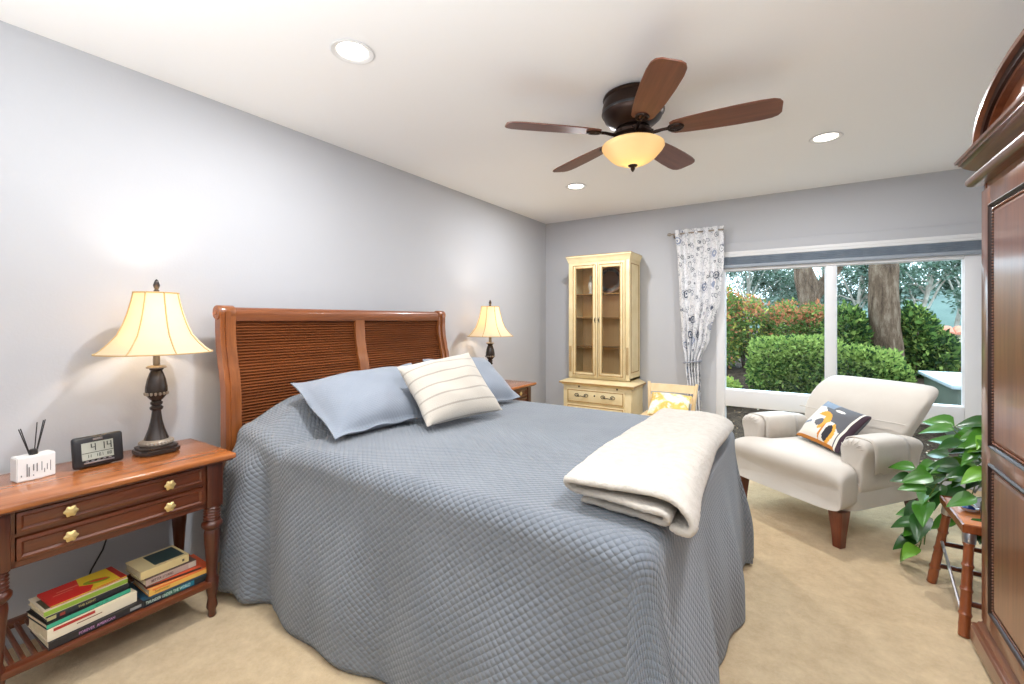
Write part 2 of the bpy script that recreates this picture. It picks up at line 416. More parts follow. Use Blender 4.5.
# ---- table lamps
def table_lamp(label, loc, k=1.0):
    t = thing('table_lamp', label, 'lamp', loc, group='pair of bedside lamps')
    b = BM()
    def sqr(h, z, c=.028):
        return [(h, -h+c, z), (h, h-c, z), (h-c, h, z), (-h+c, h, z), (-h, h-c, z), (-h, -h+c, z), (-h+c, -h, z), (h-c, -h, z)]
    loft(b, [sqr(.070, 0), sqr(.074, .004), sqr(.074, .018), sqr(.067, .022), sqr(.069, .030), sqr(.060, .036)])
    obj('base', b, m_pewter, t)
    b = BM(); lathe(b, [(0, .034), (.056, .034), (.062, .042), (.058, .052), (.046, .060), (0, .062)], 36)
    for i in range(28):
        a = 2*PI*i/28; lathe(b, [(0, -.007), (.006, -.003), (.006, .003), (0, .007)], 8, (.058*math.cos(a), .058*math.sin(a), .047))
    obj('beaded_collar', b, m_pewl, t)
    b = BM(); lathe(b, [(0, .058), (.046, .058), (.040, .075), (.030, .105), (.022, .140), (.018, .170), (.017, .185), (.024, .192), (.025, .200), (.017, .208), (.022, .214), (.023, .222), (.017, .228), (.026, .238), (.036, .252), (.041, .272), (.040, .292), (.034, .325), (.026, .350), (.021, .362), (.026, .368), (.026, .374), (0, .376)], 36)
    obj('body', b, m_pewter, t)
    b = BM()
    for i in range(16):
        a = 2*PI*i/16; lathe(b, [(0, -.009), (.005, -.005), (.0055, .004), (0, .007)], 8, (.040*math.cos(a), .040*math.sin(a), .262))
    obj('bead_band', b, m_pewl, t); b = BM()
    lathe(b, [(.0, .374), (.036, .374), (.038, .379), (.030, .384), (.010, .385), (.013, .39), (.013, .43), (0, .43)], 30)
    obj('drip_cup', b, m_pewl, t)
    b = BM()      # bell shade, 8 panels
    seg = 48; rings = []
    prof = [(.212, .443), (.190, .460), (.164, .488), (.137, .522), (.118, .566), (.102, .616), (.090, .665), (.082, .708)]
    for r, z in prof + [(r-.002, z) for r, z in prof[::-1]]:
        rings.append([(r*(1-.025*abs(math.sin(4*a)))*math.cos(a), r*(1-.025*abs(math.sin(4*a)))*math.sin(a), z) for a in [2*PI*i/seg for i in range(seg)]])
    rings.append(rings[0]); loft(b, rings, cap=False); bmesh.ops.remove_doubles(b, verts=b.verts, dist=1e-6)
    sh = obj('lamp_shade', b, m_shade, t, angle=60)
    b = BM()
    for i in range(8):
        a = PI/4*i; tube(b, [((r+.001)*math.cos(a), (r+.001)*math.sin(a), z) for r, z in prof], .0032, 6)
    for r, z in (prof[0], prof[-1]): tube(b, [((r*(1-.025*abs(math.sin(4*a)))+.0005)*math.cos(a), (r*(1-.025*abs(math.sin(4*a)))+.0005)*math.sin(a), z) for a in [2*PI*i/48 for i in range(49)]], .0032, 6)
    obj('seam_trim', b, m_seam, sh)
    b = BM(); tube(b, [(0, 0, .43), (0, .0, .44)], .012, 10)
    for s in (-1, 1): tube(b, [(0, .012*s, .435), (0, .045*s, .50), (0, .055*s, .57), (0, .04*s, .66), (0, .004*s, .712)], .0018, 6)
    for i in range(3): a = 2*PI*i/3; tube(b, [(0, 0, .708), (.081*math.cos(a), .081*math.sin(a), .706)], .0016, 6)
    obj('harp', b, m_brass, t)
    b = BM(); lathe(b, [(0, .712), (.010, .712), (.011, .718), (.007, .724), (.011, .734), (.013, .742), (.009, .756), (.005, .766), (0, .77)], 16); obj('finial', b, m_pewter, t)
    b = BM(); lathe(b, [(0, .44), (.012, .44), (.014, .46), (.024, .50), (.028, .53), (.022, .555), (0, .565)], 16)
    obj('light_bulb', b, emis('lit_bulb_glass', (255, 225, 175), 4), t).visible_shadow = True
    t.scale = (k, k, k)
    return t
l1 = table_lamp('lit table lamp on the near nightstand, next to the digital clock', (.147, .800, .7125))
l2 = copy_tree(l1); l2.location = (.20, 3.26, .7125); l2.rotation_euler = (0, 0, .3); l2['label'] = 'lit table lamp on the far nightstand, behind the pillows'
for o in (l1, l2):
    x, y, z = o.location
    bulb((x+.0, y+.0, z+.615), .03, 4.2, (1, .88, .72))

# ---- clock
ck = thing('digital_clock', 'black digital clock with grey display leaning back on the nightstand', 'clock', (.19, .600, .7165), rot=(0, -.16, .10))
b = BM(); bx(b, (-.024, -.080, .0), (0, .080, .122), .010, 3); obj('housing', b, m_black, ck)
b = BM(); bx(b, (-.07, -.05, .004), (-.02, .05, .012), .003, mi=0); obj('stand', b, m_black, ck)
b = BM(); bx(b, (-.001, -.055, .028), (.0015, .045, .096), .0008, 1); scr = obj('screen', b, mat('grey_lcd', (168, 172, 160), .35), ck)
b = BM(); bx(b, (.001, -.054, .0545), (.0022, .044, .0565)); obj('screen_divider', b, m_black, scr)
m_seg = mat('lcd_dark_segment', (52, 56, 54), .5)
def seg7(b, ch, y, z, w_, h, th):
    S7 = {'1': 'bc', '4': 'fgbc', '0': 'abcdef', '8': 'abcdefg', '2': 'abged'}[ch]
    x0, x1 = .0015, .0024
    for s in S7:
        if s == 'a': bx(b, (x0, y, z+h-th), (x1, y+w_, z+h))
        if s == 'g': bx(b, (x0, y, z+h/2-th/2), (x1, y+w_, z+h/2+th/2))
        if s == 'd': bx(b, (x0, y, z), (x1, y+w_, z+th))
        if s == 'b': bx(b, (x0, y+w_-th, z+h/2), (x1, y+w_, z+h))
        if s == 'c': bx(b, (x0, y+w_-th, z), (x1, y+w_, z+h/2))
        if s == 'f': bx(b, (x0, y, z+h/2), (x1, y+th, z+h))
        if s == 'e': bx(b, (x0, y, z), (x1, y+th, z+h/2))
for c_, y_, w__ in (('4', -.026, .015), ('1', .007, .010), ('4', .024, .015)):
    b = BM(); seg7(b, c_, y_, .062, w__, .028, .003); obj('digit', b, m_seg, scr)
b = BM()
for y, c_ in ((-.040, '1'), (-.032, '1'), (-.012, '1'), (-.002, '0'), (.005, '1'), (.024, '8'), (.032, '0')): seg7(b, c_, y, .037, .0055, .012, .0013)
obj('small_digits', b, m_seg, scr)
b = BM(); bx(b, (-.001, -.050, .014), (.003, .045, .020), .001, 1)
for i in range(5): bx(b, (-.001, -.045+i*.018, .0225), (.002, -.035+i*.018, .0255), .0006, 1)
obj('button_bar', b, m_chrome, ck)
b = BM(); bx(b, (-.001, -.018, .103), (.0012, .012, .110), .0005, 1); obj('logo_plate', b, m_chrome, ck)
b = BM(); tube(b, [(-.022, .03, .03), (-.06, .05, .006), (-.12, .045, .003), (-.17, .04, .0)], .002, 6); cc = obj('power_cord', b, m_black, ck)
# cord hanging below table by the wall
b = BM(); tube(b, [(-.05, .725, .70), (-.048, .70, .50), (-.045, .69, .36), (-.046, .668, .28), (-.045, .63, .21), (-.05, .60, .12), (-.05, .62, .02), (-.04, .70, .006)], .0035, 8)
tag(obj('power_cord', b, m_black), 'thin black power cord hanging down the wall behind the nightstand', 'cord')

# ---- reed diffuser
df = thing('reed_diffuser', 'white boxy reed diffuser with black reeds on the nightstand', 'diffuser', (.160, .418, .7125), rz=.15)
b = BM(); prism(b, [(-.028, -.052), (.024, -.052), (.034, .004), (.022, .054), (-.028, .054)], 2, 0, .088)
bmesh.ops.bevel(b, geom=list(b.edges), offset=.003, segments=2, affect='EDGES'); obj('bottle', b, mat('frosted_white', (232, 232, 230), .25), df)
b = BM(); lathe(b, [(0, .087), (.012, .087), (.013, .092), (.011, .106), (.008, .108), (0, .108)], 18); obj('neck', b, m_black, df)
for dx, dy, h in ((.01, -.042, .19), (.0, -.034, .19), (.0, .010, .205), (.004, .026, .21), (-.004, .034, .21)):
    b = BM(); tube(b, [(0, dy*.06, .06), (dx, dy, h)], .0017, 6); obj('reed', b, m_black, df)
b = BM()
random.seed(3)
for y, zs in ((-.040, ((.018, .024),)), (-.026, ((.016, .062),)), (-.021, ((.016, .05),)), (-.010, ((.016, .020), (.035, .058))), (.001-.002, ((.03, .06),))):
    x0 = .0245 + (y+.05)*.01/.054*1.0
    for z0, z1 in zs: bx(b, (x0-.002, y-.0012, z0), (x0+.0015, y+.0012, z1))
for y, z0, z1 in ((.012, .03, .062), (.02, .02, .035), (.028, .028, .05), (.038, .022, .06)):
    x0 = .034 - (y-.004)*.25
    bx(b, (x0-.002, y-.001, z0), (x0+.001, y+.001, z1))
obj('printed_marks', b, mat('grey_print', (120, 120, 122), .6), df)

# ================================================================== BOOKS
m_pages = noisy('book_pages', (214, 196, 160), (226, 210, 178), 60, .9)
def paint(name, c): return mat(name, c, .45)
def book(label, grp, loc, L, D, T, cover, spine, rz=0, txt=None, tcol=(240,240,235), blocks=(), spblocks=(), pagec=None):
    # spine faces +x; length along y; origin at centre of underside
    t = thing('book', label, 'book', loc, rz, grp)
    c = .0022
    mc, ms = paint('cover_paper', cover), paint('spine_paper', spine)
    b = BM(); bx(b, (-D/2, -L/2, 0), (D/2, L/2, c)); bx(b, (-D/2, -L/2, T-c), (D/2, L/2, T))
    bx(b, (D/2-c, -L/2, c), (D/2+.0006, L/2, T-c), mi=1); cv = obj('cover', b, [mc, ms], t)
    b = BM(); bx(b, (-D/2+.004, -L/2+.003, c), (D/2-c, L/2-.003, T-c)); obj('pages', b, pagec or m_pages, t)
    for (y0, y1, x0, x1, col) in blocks:
        b = BM(); bx(b, (-D/2+x0*D, -L/2+y0*L, T), (-D/2+x1*D, -L/2+y1*L, T+.0004)); obj('cover_print', b, paint('cover_print', col), cv)
    for (y0, y1, z0, z1, col) in spblocks:
        b = BM(); bx(b, (D/2+.0004, -L/2+y0*L, z0*T), (D/2+.0010, -L/2+y1*L, z1*T)); obj('spine_print', b, paint('spine_print', col), cv)
    if txt:
        s, y0, sz = txt[:3]
        text(s, T*sz, paint('spine_ink', tcol), cv, (D/2+.0012, -L/2+y0*L, T/2), (PI/2, 0, PI/2), sx=txt[3] if len(txt) > 3 else 1)
    return t, cv
ZS = .1642
GL, GR = 'books in the left stack on the nightstand shelf', 'books in the right stack on the nightstand shelf'
z = ZS
x = .285
book('black hardcover with purple spine letters at the bottom of the left stack', GL, (x+.005, .545, z), .275, .19, .026, (38,34,36), (40,38,40), .06, ('FOREVER  AMERICAN', .28, .55, .75), (205,150,200), spblocks=((.82,.95,.3,.7,(150,150,150)),)); z += .0265
t_, cv = book('thick cream book with a red stripe, second from the bottom of the left stack', GL, (x, .530, z), .255, .175, .040, (222,206,178), (224,212,188), .10, None, spblocks=((.06,.50,.72,.97,(176,52,48)), (.30,.58,.45,.53,(120,80,60)))); z += .0405
book('thin black-edged teal-green book in the middle of the left stack', GL, (x-.004, .520, z), .240, .165, .018, (30,28,28), (56,160,128), .13, ('and   a   life', .55, .45), (30,60,50)); z += .0185
book('black paperback with speckled spine under the top books of the left stack', GL, (x-.01, .523, z), .232, .155, .017, (44,46,44), (36,40,46), .10, ('THE LIGHT', .35, .6), (200,190,120), spblocks=((.0,.1,.2,.9,(180,170,120)), (.14,.2,.2,.8,(150,60,50)))); z += .0175
t_, cv = book('cream book with a green spine edge beneath the red and yellow one', GL, (x-.012, .520, z), .235, .150, .020, (214,200,172), (140,170,60), .08, None, blocks=((.03,.14,.3,.9,(74,72,52)),)); z += .0205
t_, cv = book('red and yellow covered paperback on top of the left stack', GL, (x-.014, .530, z), .215, .135, .007, (206,44,38), (196,190,60), .08, None)
b = BM(); prism(b, [(-.0685+.0, .0), (.0, -.012), (.030, .02), (.067, .0), (.067, .088), (-.067, .088)], 2, .007, .0075); p1 = obj('cover_print', b, paint('yellow_print', (226, 190, 48)), cv)
b = BM(); prism(b, [(-.067, .090), (.067, .090), (.067, .1065), (-.067, .1065)], 2, .007, .0076); obj('cover_print', b, paint('dark_red_print', (160, 40, 36)), cv)
b = BM(); pts = [(.012+.020*math.cos(a)+.012*math.sin(a), .035+.036*math.sin(a)) for a in [2*PI*i/20 for i in range(20)]]; prism(b, pts, 2, .0075, .0079); obj('cover_print', b, paint('green_figure', (140, 150, 40)), cv)
b = BM(); pts = [(.010+.010*math.cos(a)+.010*math.sin(a), .042+.026*math.sin(a)) for a in [2*PI*i/20 for i in range(20)]]; prism(b, pts, 2, .0079, .0082); obj('cover_print', b, paint('red_figure', (206, 60, 36)), cv)
b = BM(); prism(b, [(-.02, -.07), (-.012, -.07), (-.012, -.01), (-.02, -.01)], 2, .0071, .0076); prism(b, [(.0, -.085), (.005, -.085), (.005, -.03), (.0, -.03)], 2, .0071, .0076); obj('cover_print', b, paint('pink_lettering', (224, 110, 90)), cv)
z = ZS; x = .285
book('dark blue and green hardcover at the bottom of the right stack', GR, (x, .800, z), .245, .190, .028, (34,66,84), (28,34,36), .02, ('THUNDER UNDER THE WORLD', .03, .62, .62), (205,225,215), spblocks=((.28,.52,.15,.85,(52,100,78)), (.52,.72,.15,.85,(30,110,130)))); z += .0285
book('yellow-orange paperback with a lettered spine, second in the right stack', GR, (x+.002, .812, z), .222, .170, .026, (214,150,80), (226,176,84), .0, ('Summer', .08, .55, 1.1), (150,90,30), blocks=((.6,1,.0,1,(206,86,44)),), spblocks=((.05,.98,.72,.98,(222,120,60)),)); z += .0265
book('red and black paperback crosswise in the middle of the right stack', GR, (x-.01, .800, z), .190, .180, .012, (196,74,40), (60,34,28), -.10, None, blocks=((.0,.25,.0,1,(36,30,28)),)); z += .0125
book('mauve-spined hardcover with dark lettering near the top of the right stack', GR, (x-.004, .780, z), .180, .150, .028, (90,70,62), (172,150,140), .05, ('BETTER STORIES', .10, .5, .75), (60,30,30), spblocks=((.84,1,.1,.9,(190,180,165)),)); z += .0285
t_, cv = book('cream paperback with a dark picture on its cover, topmost of the right stack', GR, (x-.012, .762, z), .170, .145, .032, (216,196,146), (216,194,140), .05, None, blocks=((.32,.94,.10,.88,(44,62,62)),), spblocks=((.85,.9,.3,.6,(90,80,60)),))

# ================================================================== BED
bed = thing('bed', 'queen sleigh bed with a ribbed cherry wood headboard against the left wall', 'bed', (0, 0, 0))
def fx(z):     # front face x of headboard at height z
    pts = [(0, .165), (.85, .165), (.95, .162), (1.02, .150), (1.10, .128), (1.18, .112), (1.26, .106), (1.33, .108), (1.37, .100)]
    for (a, p), (c, q) in zip(pts, pts[1:]):
        if z <= c: return p + (q-p)*sstep(0, 1, (z-a)/(c-a))
    return pts[-1][1]
def post(y0, y1, m, name='post', th=.055, dx=0, zt=1.345, z0=0):
    b = BM(); zs = [z0+.0+(zt-z0)*i/40 for i in range(41)]
    L = [(fx(z)+dx, z) for z in zs] + [(fx(z)+dx-th, z) for z in reversed(zs)]
    prism(b, L, 1, y0, y1); return obj(name, b, m, bed)
Y0, Y1 = 1.072, 2.748
for y0, y1, dx in ((Y0, Y0+.022, .012), (Y0+.022, Y0+.045, .022), (Y0+.045, Y0+.075, .010)): post(y0, y1, m_headv, dx=dx)
for y0, y1, dx in ((Y1-.022, Y1, .012), (Y1-.045, Y1-.022, .022), (Y1-.075, Y1-.045, .010)): post(y0, y1, m_headv, dx=dx)
post(1.884, 1.955, m_headv, 'divider', dx=.006, zt=1.30, z0=.45)
b = BM()       # ribbed panels
N_ = 62
prof = []
for i in range(N_*4+1):
    z = .35 + (1.305-.35)*i/(N_*4); ph = (i % 4)/4
    prof.append((fx(z)-.012 + .0055*math.sin(2*PI*ph+.0), z))
back = [(fx(.35+(1.305-.35)*i/20)-.035, .35+(1.305-.35)*i/20) for i in range(20, -1, -1)]
prism(b, prof+back, 1, Y0+.07, 1.886); prism(b, prof+back, 1, 1.953, Y1-.07)
obj('ribbed_panel', b, m_ribw, bed, angle=80)
b = BM()       # top rail with scroll
rail = [(fx(1.295)-.04, 1.295), (fx(1.295)+.002, 1.295), (.113, 1.315), (.116, 1.335), (.112, 1.352), (.098, 1.364), (.080, 1.366), (.064, 1.358), (.056, 1.342), (.060, 1.326)]
prism(b, rail, 1, Y0+.07, Y1-.07); obj('top_rail', b, m_head, bed)
for y0, y1 in ((Y0-.006, Y0+.075), (Y1-.075, Y1+.006)):
    b = BM(); M = Matrix.Rotation(-PI/2, 4, 'X')
    lathe(b, [(0, 0), (.034, 0), (.037, .004), (.037, y1-y0-.004), (.034, y1-y0), (0, y1-y0)], 24, (.085, y0, 1.338), M)
    for yy in (y0-.001, y1+.001): lathe(b, [(0, -.003), (.012, -.003), (.014, .0), (.012, .003), (0, .003)], 16, (.085, yy, 1.338), M)
    obj('scroll', b, m_headv, bed)
b = BM(); bx(b, (.15, 1.13, .20), (2.20, 1.155, .36), .004); bx(b, (.15, 2.66, .20), (2.20, 2.685, .36), .004); bx(b, (2.18, 1.13, .20), (2.205, 2.685, .36), .004)
obj('side_rail', b, m_head, bed)
for x in (.7, 2.15):
    for y in (1.2, 1.9, 2.6):
        b = BM(); bx(b, (x-.025, y-.025, 0), (x+.025, y+.025, .21), .004); obj('leg', b, m_head, bed)
b = BM(); bx(b, (.18, 1.14, .22), (2.17, 2.675, .44), .03, 3); obj('box_spring', b, m_mattress, bed)
b = BM(); bx(b, (.18, 1.13, .441), (2.185, 2.685, .715), .05, 4); mt = obj('mattress', b, m_mattress); tag(mt, 'white mattress lying under the grey-blue bedspread', 'mattress')

# ---- bedspread
def spread():
    bm = BM(); uv = bm.loops.layers.uv.new('UVMap'); UVM = {}
    ex = .055                          # inset of the flat core from the mattress edge
    x0, x1, y0, y1 = .215, 2.255-ex-.01, 1.115+ex, 2.70-ex
    nx, ny = 100, 80
    R = .055+.01
    def hump(x, y):
        h = .150*(1-sstep(.36, .585, x)) * (1-.10*math.cos((y-1.9)*3.6))
        h *= (.02+.98*sstep(1.02, 1.46, y)) * (.4+.6*(1-sstep(2.45, 2.70, y)))
        h -= .016*math.exp(-((x-.60)/.025)**2)
        return h
    def zt(x, y):
        zz = .738 + hump(x, y) + .010*noise.noise((x*1.8, y*1.6, .3)) + .0035*noise.noise((x*6, y*7, 1.3))
        zz -= .012*sstep(1.9, 2.3, x)
        return zz
    core = {}
    for i in range(nx+1):
        for j in range(ny+1):
            x = x0+(x1-x0)*i/nx; y = y0+(y1-y0)*j/ny
            v = bm.verts.new((x, y, zt(x, y))); core[i, j] = v; UVM[v] = (x, y)
    for i in range(nx):
        for j in range(ny): bm.faces.new((core[i, j], core[i+1, j], core[i+1, j+1], core[i, j+1]))
    # perimeter: near side (head->foot), corner fan, foot side, corner fan, far side
    per = []; s = 0
    for i in range(nx+1): per.append((core[i, 0], (0, -1)))
    K = 22
    for k in range(1, K): a = -PI/2 + PI/2*k/K; per.append((core[nx, 0], (math.cos(a), math.sin(a))))
    for j in range(ny+1): per.append((core[nx, j], (1, 0)))
    for k in range(1, K): a = PI/2*k/K; per.append((core[nx, ny], (math.cos(a), math.sin(a))))
    for i in range(nx, -1, -1): per.append((core[i, ny], (0, 1)))
    ds = [.02*k for k in range(1, 9)] + [.16+.028*k for k in range(1, 23)]
    prev = [p[0] for p in per]
    for di, d in enumerate(ds):
        cur = []
        for pi, (c, (nx_, ny_)) in enumerate(per):
            p = c.co; base = p.z
            R2 = R
            if d < PI/2*R2: out = R2*math.sin(d/R2); dn = R2*(1-math.cos(d/R2)); k = 0
            else: out = R2; k = d-PI/2*R2; dn = R2+k
            hem = .035
            total = base-dn
            drop = max(0, base-total)
            g = sstep(0, .55, k)
            # slow swells and soft folds
            if ny_ == -1:
                u = p.x; fold = .026*math.sin(u*7.5+.8)+.014*math.sin(u*17+1+k*.8)+.012*noise.noise((u*3, .5, k*2))
                head = 1-sstep(.22, .55, u)       # gathered drape by the headboard
                fold = fold*(1-head)*.8 + head*(.022*math.sin((u+.16*k)*34+.5) + .0)
                fl = .055 - .01*head
            elif ny_ == 1: u = p.x; fold = .02*math.sin(u*8)+.012*noise.noise((u*3, 2.5, k)); fl = .04
            elif nx_ == 1: u = p.y; fold = .020*math.sin(u*9+1.2)+.010*math.sin(u*21)+.010*noise.noise((u*3, 4.5, k)); fl = .065
            else:
                a = math.atan2(ny_, nx_); tt = abs(math.sin(2*a))
                fold = .018*math.sin(a*9+1.1)*1.0 + .05*tt; fl = .06
            out += g*(fl + fold)
            if ny_ == -1: out += .050*(1-sstep(.40, .475, p.x - .05*k))*sstep(0, .14, k) - .018*math.exp(-((p.x-.05*k-.50)/.035)**2)*sstep(.0, .2, k)
            zz = base - dn
            zmin = .012 + .006*math.sin(pi*.35)
            if zz < zmin + .0:
                out += 0; zz = zmin + (zz-zmin)*.02
            v = bm.verts.new((p.x+nx_*out, p.y+ny_*out, zz)); cur.append(v)
            UVM[v] = (c.co.x+nx_*d, c.co.y+ny_*d)
        for i in range(len(per)-1):
            q = [prev[i], prev[i+1], cur[i+1], cur[i]]
            q2 = []
            for v in q:
                if v not in q2: q2.append(v)
            if len(q2) > 2:
                try: bm.faces.new(q2)
                except ValueError: pass
        prev = cur
        if d > .738+.02+.16: break
    # head end tucks down
    last = [core[0, j] for j in range(ny+1)]
    for k in range(1, 4):
        cur = []
        for j, v0 in enumerate(last):
            v = bm.verts.new((v0.co.x-.008, v0.co.y, v0.co.z-.03)); UVM[v] = (UVM[v0][0]-.03, UVM[v0][1]); cur.append(v)
        for j in range(ny): bm.faces.new((last[j], last[j+1], cur[j+1], cur[j]))
        last = cur
    for f in bm.faces:
        for lp in f.loops: lp[uv].uv = UVM[lp.vert]
    o = obj('bedspread', bm, m_spread, angle=180)
    mo = o.modifiers.new('thick', 'SOLIDIFY'); mo.thickness = .006; mo.offset = -1
    return o
sp = spread(); tag(sp, 'grey-blue quilted bedspread covering the bed and hanging to the carpet', 'bedspread')

# ---- pillows from four corners
def pillow(name, C4, T, m, flange=0, sag=.06, sagt=None, n=36, lump=.006, seed=0, mats=None, matfn=None, parent=None):
    BL, BR, TR, TL = [Vector(p) for p in C4]
    nn = (BR-BL).cross(TL-BL).normalized()
    bm = BM(); uvl = bm.loops.layers.uv.new('UVMap'); uvm = {}
    W, Hh = (BR-BL).length, (TL-BL).length
    def P(s, t, side):
        a, c = (s+1)/2, (t+1)/2
        p = BL*(1-a)*(1-c) + BR*a*(1-c) + TR*a*c + TL*(1-a)*c
        cen = (BL+BR+TR+TL)/4
        # pincushion: edge mids pull in
        pull = (sag if sagt is None else sagt)*(1-abs(s)**2)*(abs(t)**3) + 0
        pull2 = sag*(1-abs(t)**2)*(abs(s)**3)
        p = p + (TL-BL)*(-.5*math.copysign(pull, t)) + (BR-BL)*(-.5*math.copysign(pull2, s))
        f = 1-flange
        S_, T_ = min(1, abs(s)/f), min(1, abs(t)/f)
        h = ((1-S_**3.0)**.6)*((1-T_**3.0)**.6)
        h = h*T + lump*h**.5*noise.noise((s*2+seed, t*2, side*3.1+seed)) * 2
        w = 0
        if flange: w = .006*math.sin(9*s+5*t+seed)*max(abs(s), abs(t))**6
        return p + nn*(side*(max(h, 0)+.003) + w)
    g = {}
    for side in (1, -1):
        for i in range(n+1):
            for j in range(n+1):
                s, t = -1+2*i/n, -1+2*j/n
                if (i in (0, n) or j in (0, n)) and side == -1 and not flange: g[side, i, j] = g[1, i, j]; continue
                v = bm.verts.new(P(s, t, side)); g[side, i, j] = v; uvm[v] = (s*W/2, t*Hh/2)
        for i in range(n):
            for j in range(n):
                q = [g[side, i, j], g[side, i+1, j], g[side, i+1, j+1], g[side, i, j+1]]
                f = bm.faces.new(q if side == 1 else q[::-1])
                if matfn and side == 1: f.material_index = matfn((i+.5)/n, (j+.5)/n)
    if flange:
        e = [(i, 0) for i in range(n)] + [(n, j) for j in range(n)] + [(i, n) for i in range(n, 0, -1)] + [(0, j) for j in range(n, 0, -1)]
        for a, c in zip(e, e[1:]+e[:1]): bm.faces.new((g[1, a[0], a[1]], g[-1, a[0], a[1]], g[-1, c[0], c[1]], g[1, c[0], c[1]]))
    for f in bm.faces:
        for lp in f.loops: lp[uvl].uv = uvm[lp.vert]
    o = obj(name, bm, mats or m, parent, angle=75); return o
tag(pillow('pillow', [(.80, 1.245, .765), (.84, 1.80, .765), (.50, 2.00, 1.025), (.335, 1.31, .972)], .092, m_sham, flange=.09, sag=.03, sagt=-.09, seed=1), 'blue quilted pillow in a flanged sham on the near side of the bed', 'pillow', 'blue pillows')
tag(pillow('pillow', [(.87, 2.02, .765), (.93, 2.60, .765), (.62, 2.60, 1.03), (.52, 2.08, 1.045)], .085, m_sham, flange=.09, sag=.03, sagt=-.04, seed=4), 'blue quilted pillow on the far side, half hidden behind the white cushion', 'pillow', 'blue pillows')
m_cush = mat('ivory_ribbed_knit', (198, 190, 178), .95, spec=.1, sheen=.3); n = N(m_cush); v = n.coord('UV')
sx = n.n('ShaderNodeSeparateXYZ'); n.l(v, sx.inputs[0])
fr_y = n.math('FRACT', n.math('MULTIPLY', n.math('ADD', sx.outputs[1], .5), 15.0))
line = n.math('LESS_THAN', n.math('ABSOLUTE', n.math('SUBTRACT', fr_y, .5)), .07)
mxn = n.n('ShaderNodeMix', data_type='RGBA'); n.l(line, mxn.inputs[0]); mxn.inputs[6].default_value = (*lin((198, 190, 178)), 1); mxn.inputs[7].default_value = (*lin((168, 160, 149)), 1)
n.base(mxn.outputs[2]); n.bump(n.noise(v, 150, 2), .6, .004); n.bump(n.math('SUBTRACT', 1, line), .5, .004)
tag(pillow('cushion', [(1.02, 1.60, .775), (1.10, 2.14, .775), (.82, 2.17, 1.098), (.74, 1.66, 1.048)], .075, m_cush, sag=.08, seed=9), 'ivory knitted square cushion with thin horizontal lines, propped on the bed', 'cushion')

# ---- folded throw
def throw():
    def surf(x):     # height of bedspread under the throw, rounded over the foot edge
        xe, R = 2.20, .075
        if x < xe: return .742
        if x < xe+R: return .742 - (R - math.sqrt(max(0, R*R-(x-xe)**2)))
        return None
    # centre line of ribbon in (arc length s from left, height h above spread)
    t = .022
    rows = []
    def base(s, h):
        # s is distance from the left edge (x=1.955); bends over foot edge
        x0, xe, R = 1.95, 2.225, .09
        L1 = xe-x0
        if s <= L1: return (x0+s, .742+h)
        a = (s-L1)/R
        if a < PI/2*.92: return (xe+(R+h)*math.sin(a), .742-R+(R+h)*math.cos(a))
        am = PI/2*.92; k = s-L1-R*am
        return (xe+(R+h)*math.sin(am)+k*math.cos(am), .742-R+(R+h)*math.cos(am)-k*math.sin(am))
    path = []
    def run(s0, s1, h0, h1, n_=14):
        for i in range(n_+1): path.append((s0+(s1-s0)*i/n_, h0+(h1-h0)*i/n_))
    def turn(s, h0, h1, dr, n_=8, k=1.0):
        for i in range(1, n_):
            a = PI*i/n_; path.append((s+dr*abs(h1-h0)/2*k*math.sin(a), (h0+h1)/2-(h1-h0)/2*math.cos(a)))
    run(.035, .275, .012, .012); turn(.275, .012, .047, 1, k=.8); run(.275, .03, .047, .049); turn(.03, .049, .088, -1); run(.03, .285, .088, .092)
    turn(.285, .092, .006, 1, 12, 1.1)
    bm = BM(); ny = 60; rings = []
    for j in range(ny+1):
        f = j/ny; y = 1.20 + 1.30*f
        amp = .010*noise.noise((f*4, 1.7, 0))
        cl = []
        for k, (s, h) in enumerate(path):
            wob = .007*noise.noise((s*9, y*4, h*25))+.004*noise.noise((s*22, y*18, h*40))
            spread_end = 1 + .35*(1-sstep(0, .12, f))*1.0
            ss = s + (.008*math.sin(f*5+h*40)) + amp
            ss *= (1 + .0*f)
            x, z = base(max(0, ss), max(.010, h*(1.0-.22*f)+wob))
            yy = y + (.014*noise.noise((s*5, h*12, 3)) + .012*math.sin(s*9+h*50))*max(0, 1-f*5) + .035*max(0, 1-h/.08)*max(0, 1-f*6)
            cl.append(Vector((x, yy, z)))
        ring_a, ring_b = [], []
        for k, p in enumerate(cl):
            d = (cl[min(k+1, len(cl)-1)] - cl[max(k-1, 0)]); d.y = 0; d.normalize(); nrm = Vector((-d.z, 0, d.x))
            tt = t*.5*(1+.08*noise.noise((k*.7, y*20, 0)))
            if k in (0, len(cl)-1): tt *= .6
            ring_a.append(p+nrm*tt); ring_b.append(p-nrm*tt)
        for p_ in ring_a+ring_b: p_.x -= .055*f
        rings.append(ring_a+ring_b[::-1])
    vr = loft(bm, rings, cap=False); K = len(rings[0])
    for q in (vr[0], vr[-1]):
        for k in range(K//2-1): bm.faces.new((q[k], q[k+1], q[K-2-k], q[K-1-k]))
    return bm
o = obj('throw_blanket', throw(), m_sherpa, angle=100)
mo = o.modifiers.new('sub', 'SUBSURF'); mo.levels = mo.render_levels = 1
tex = bpy.data.textures.new('pile', 'CLOUDS'); tex.noise_scale = .010; md = o.modifiers.new('pile', 'DISPLACE'); md.texture = tex; md.strength = .006; md.texture_coords = 'LOCAL'
tag(o, 'cream sherpa throw blanket folded in layers across the foot of the bed', 'blanket')

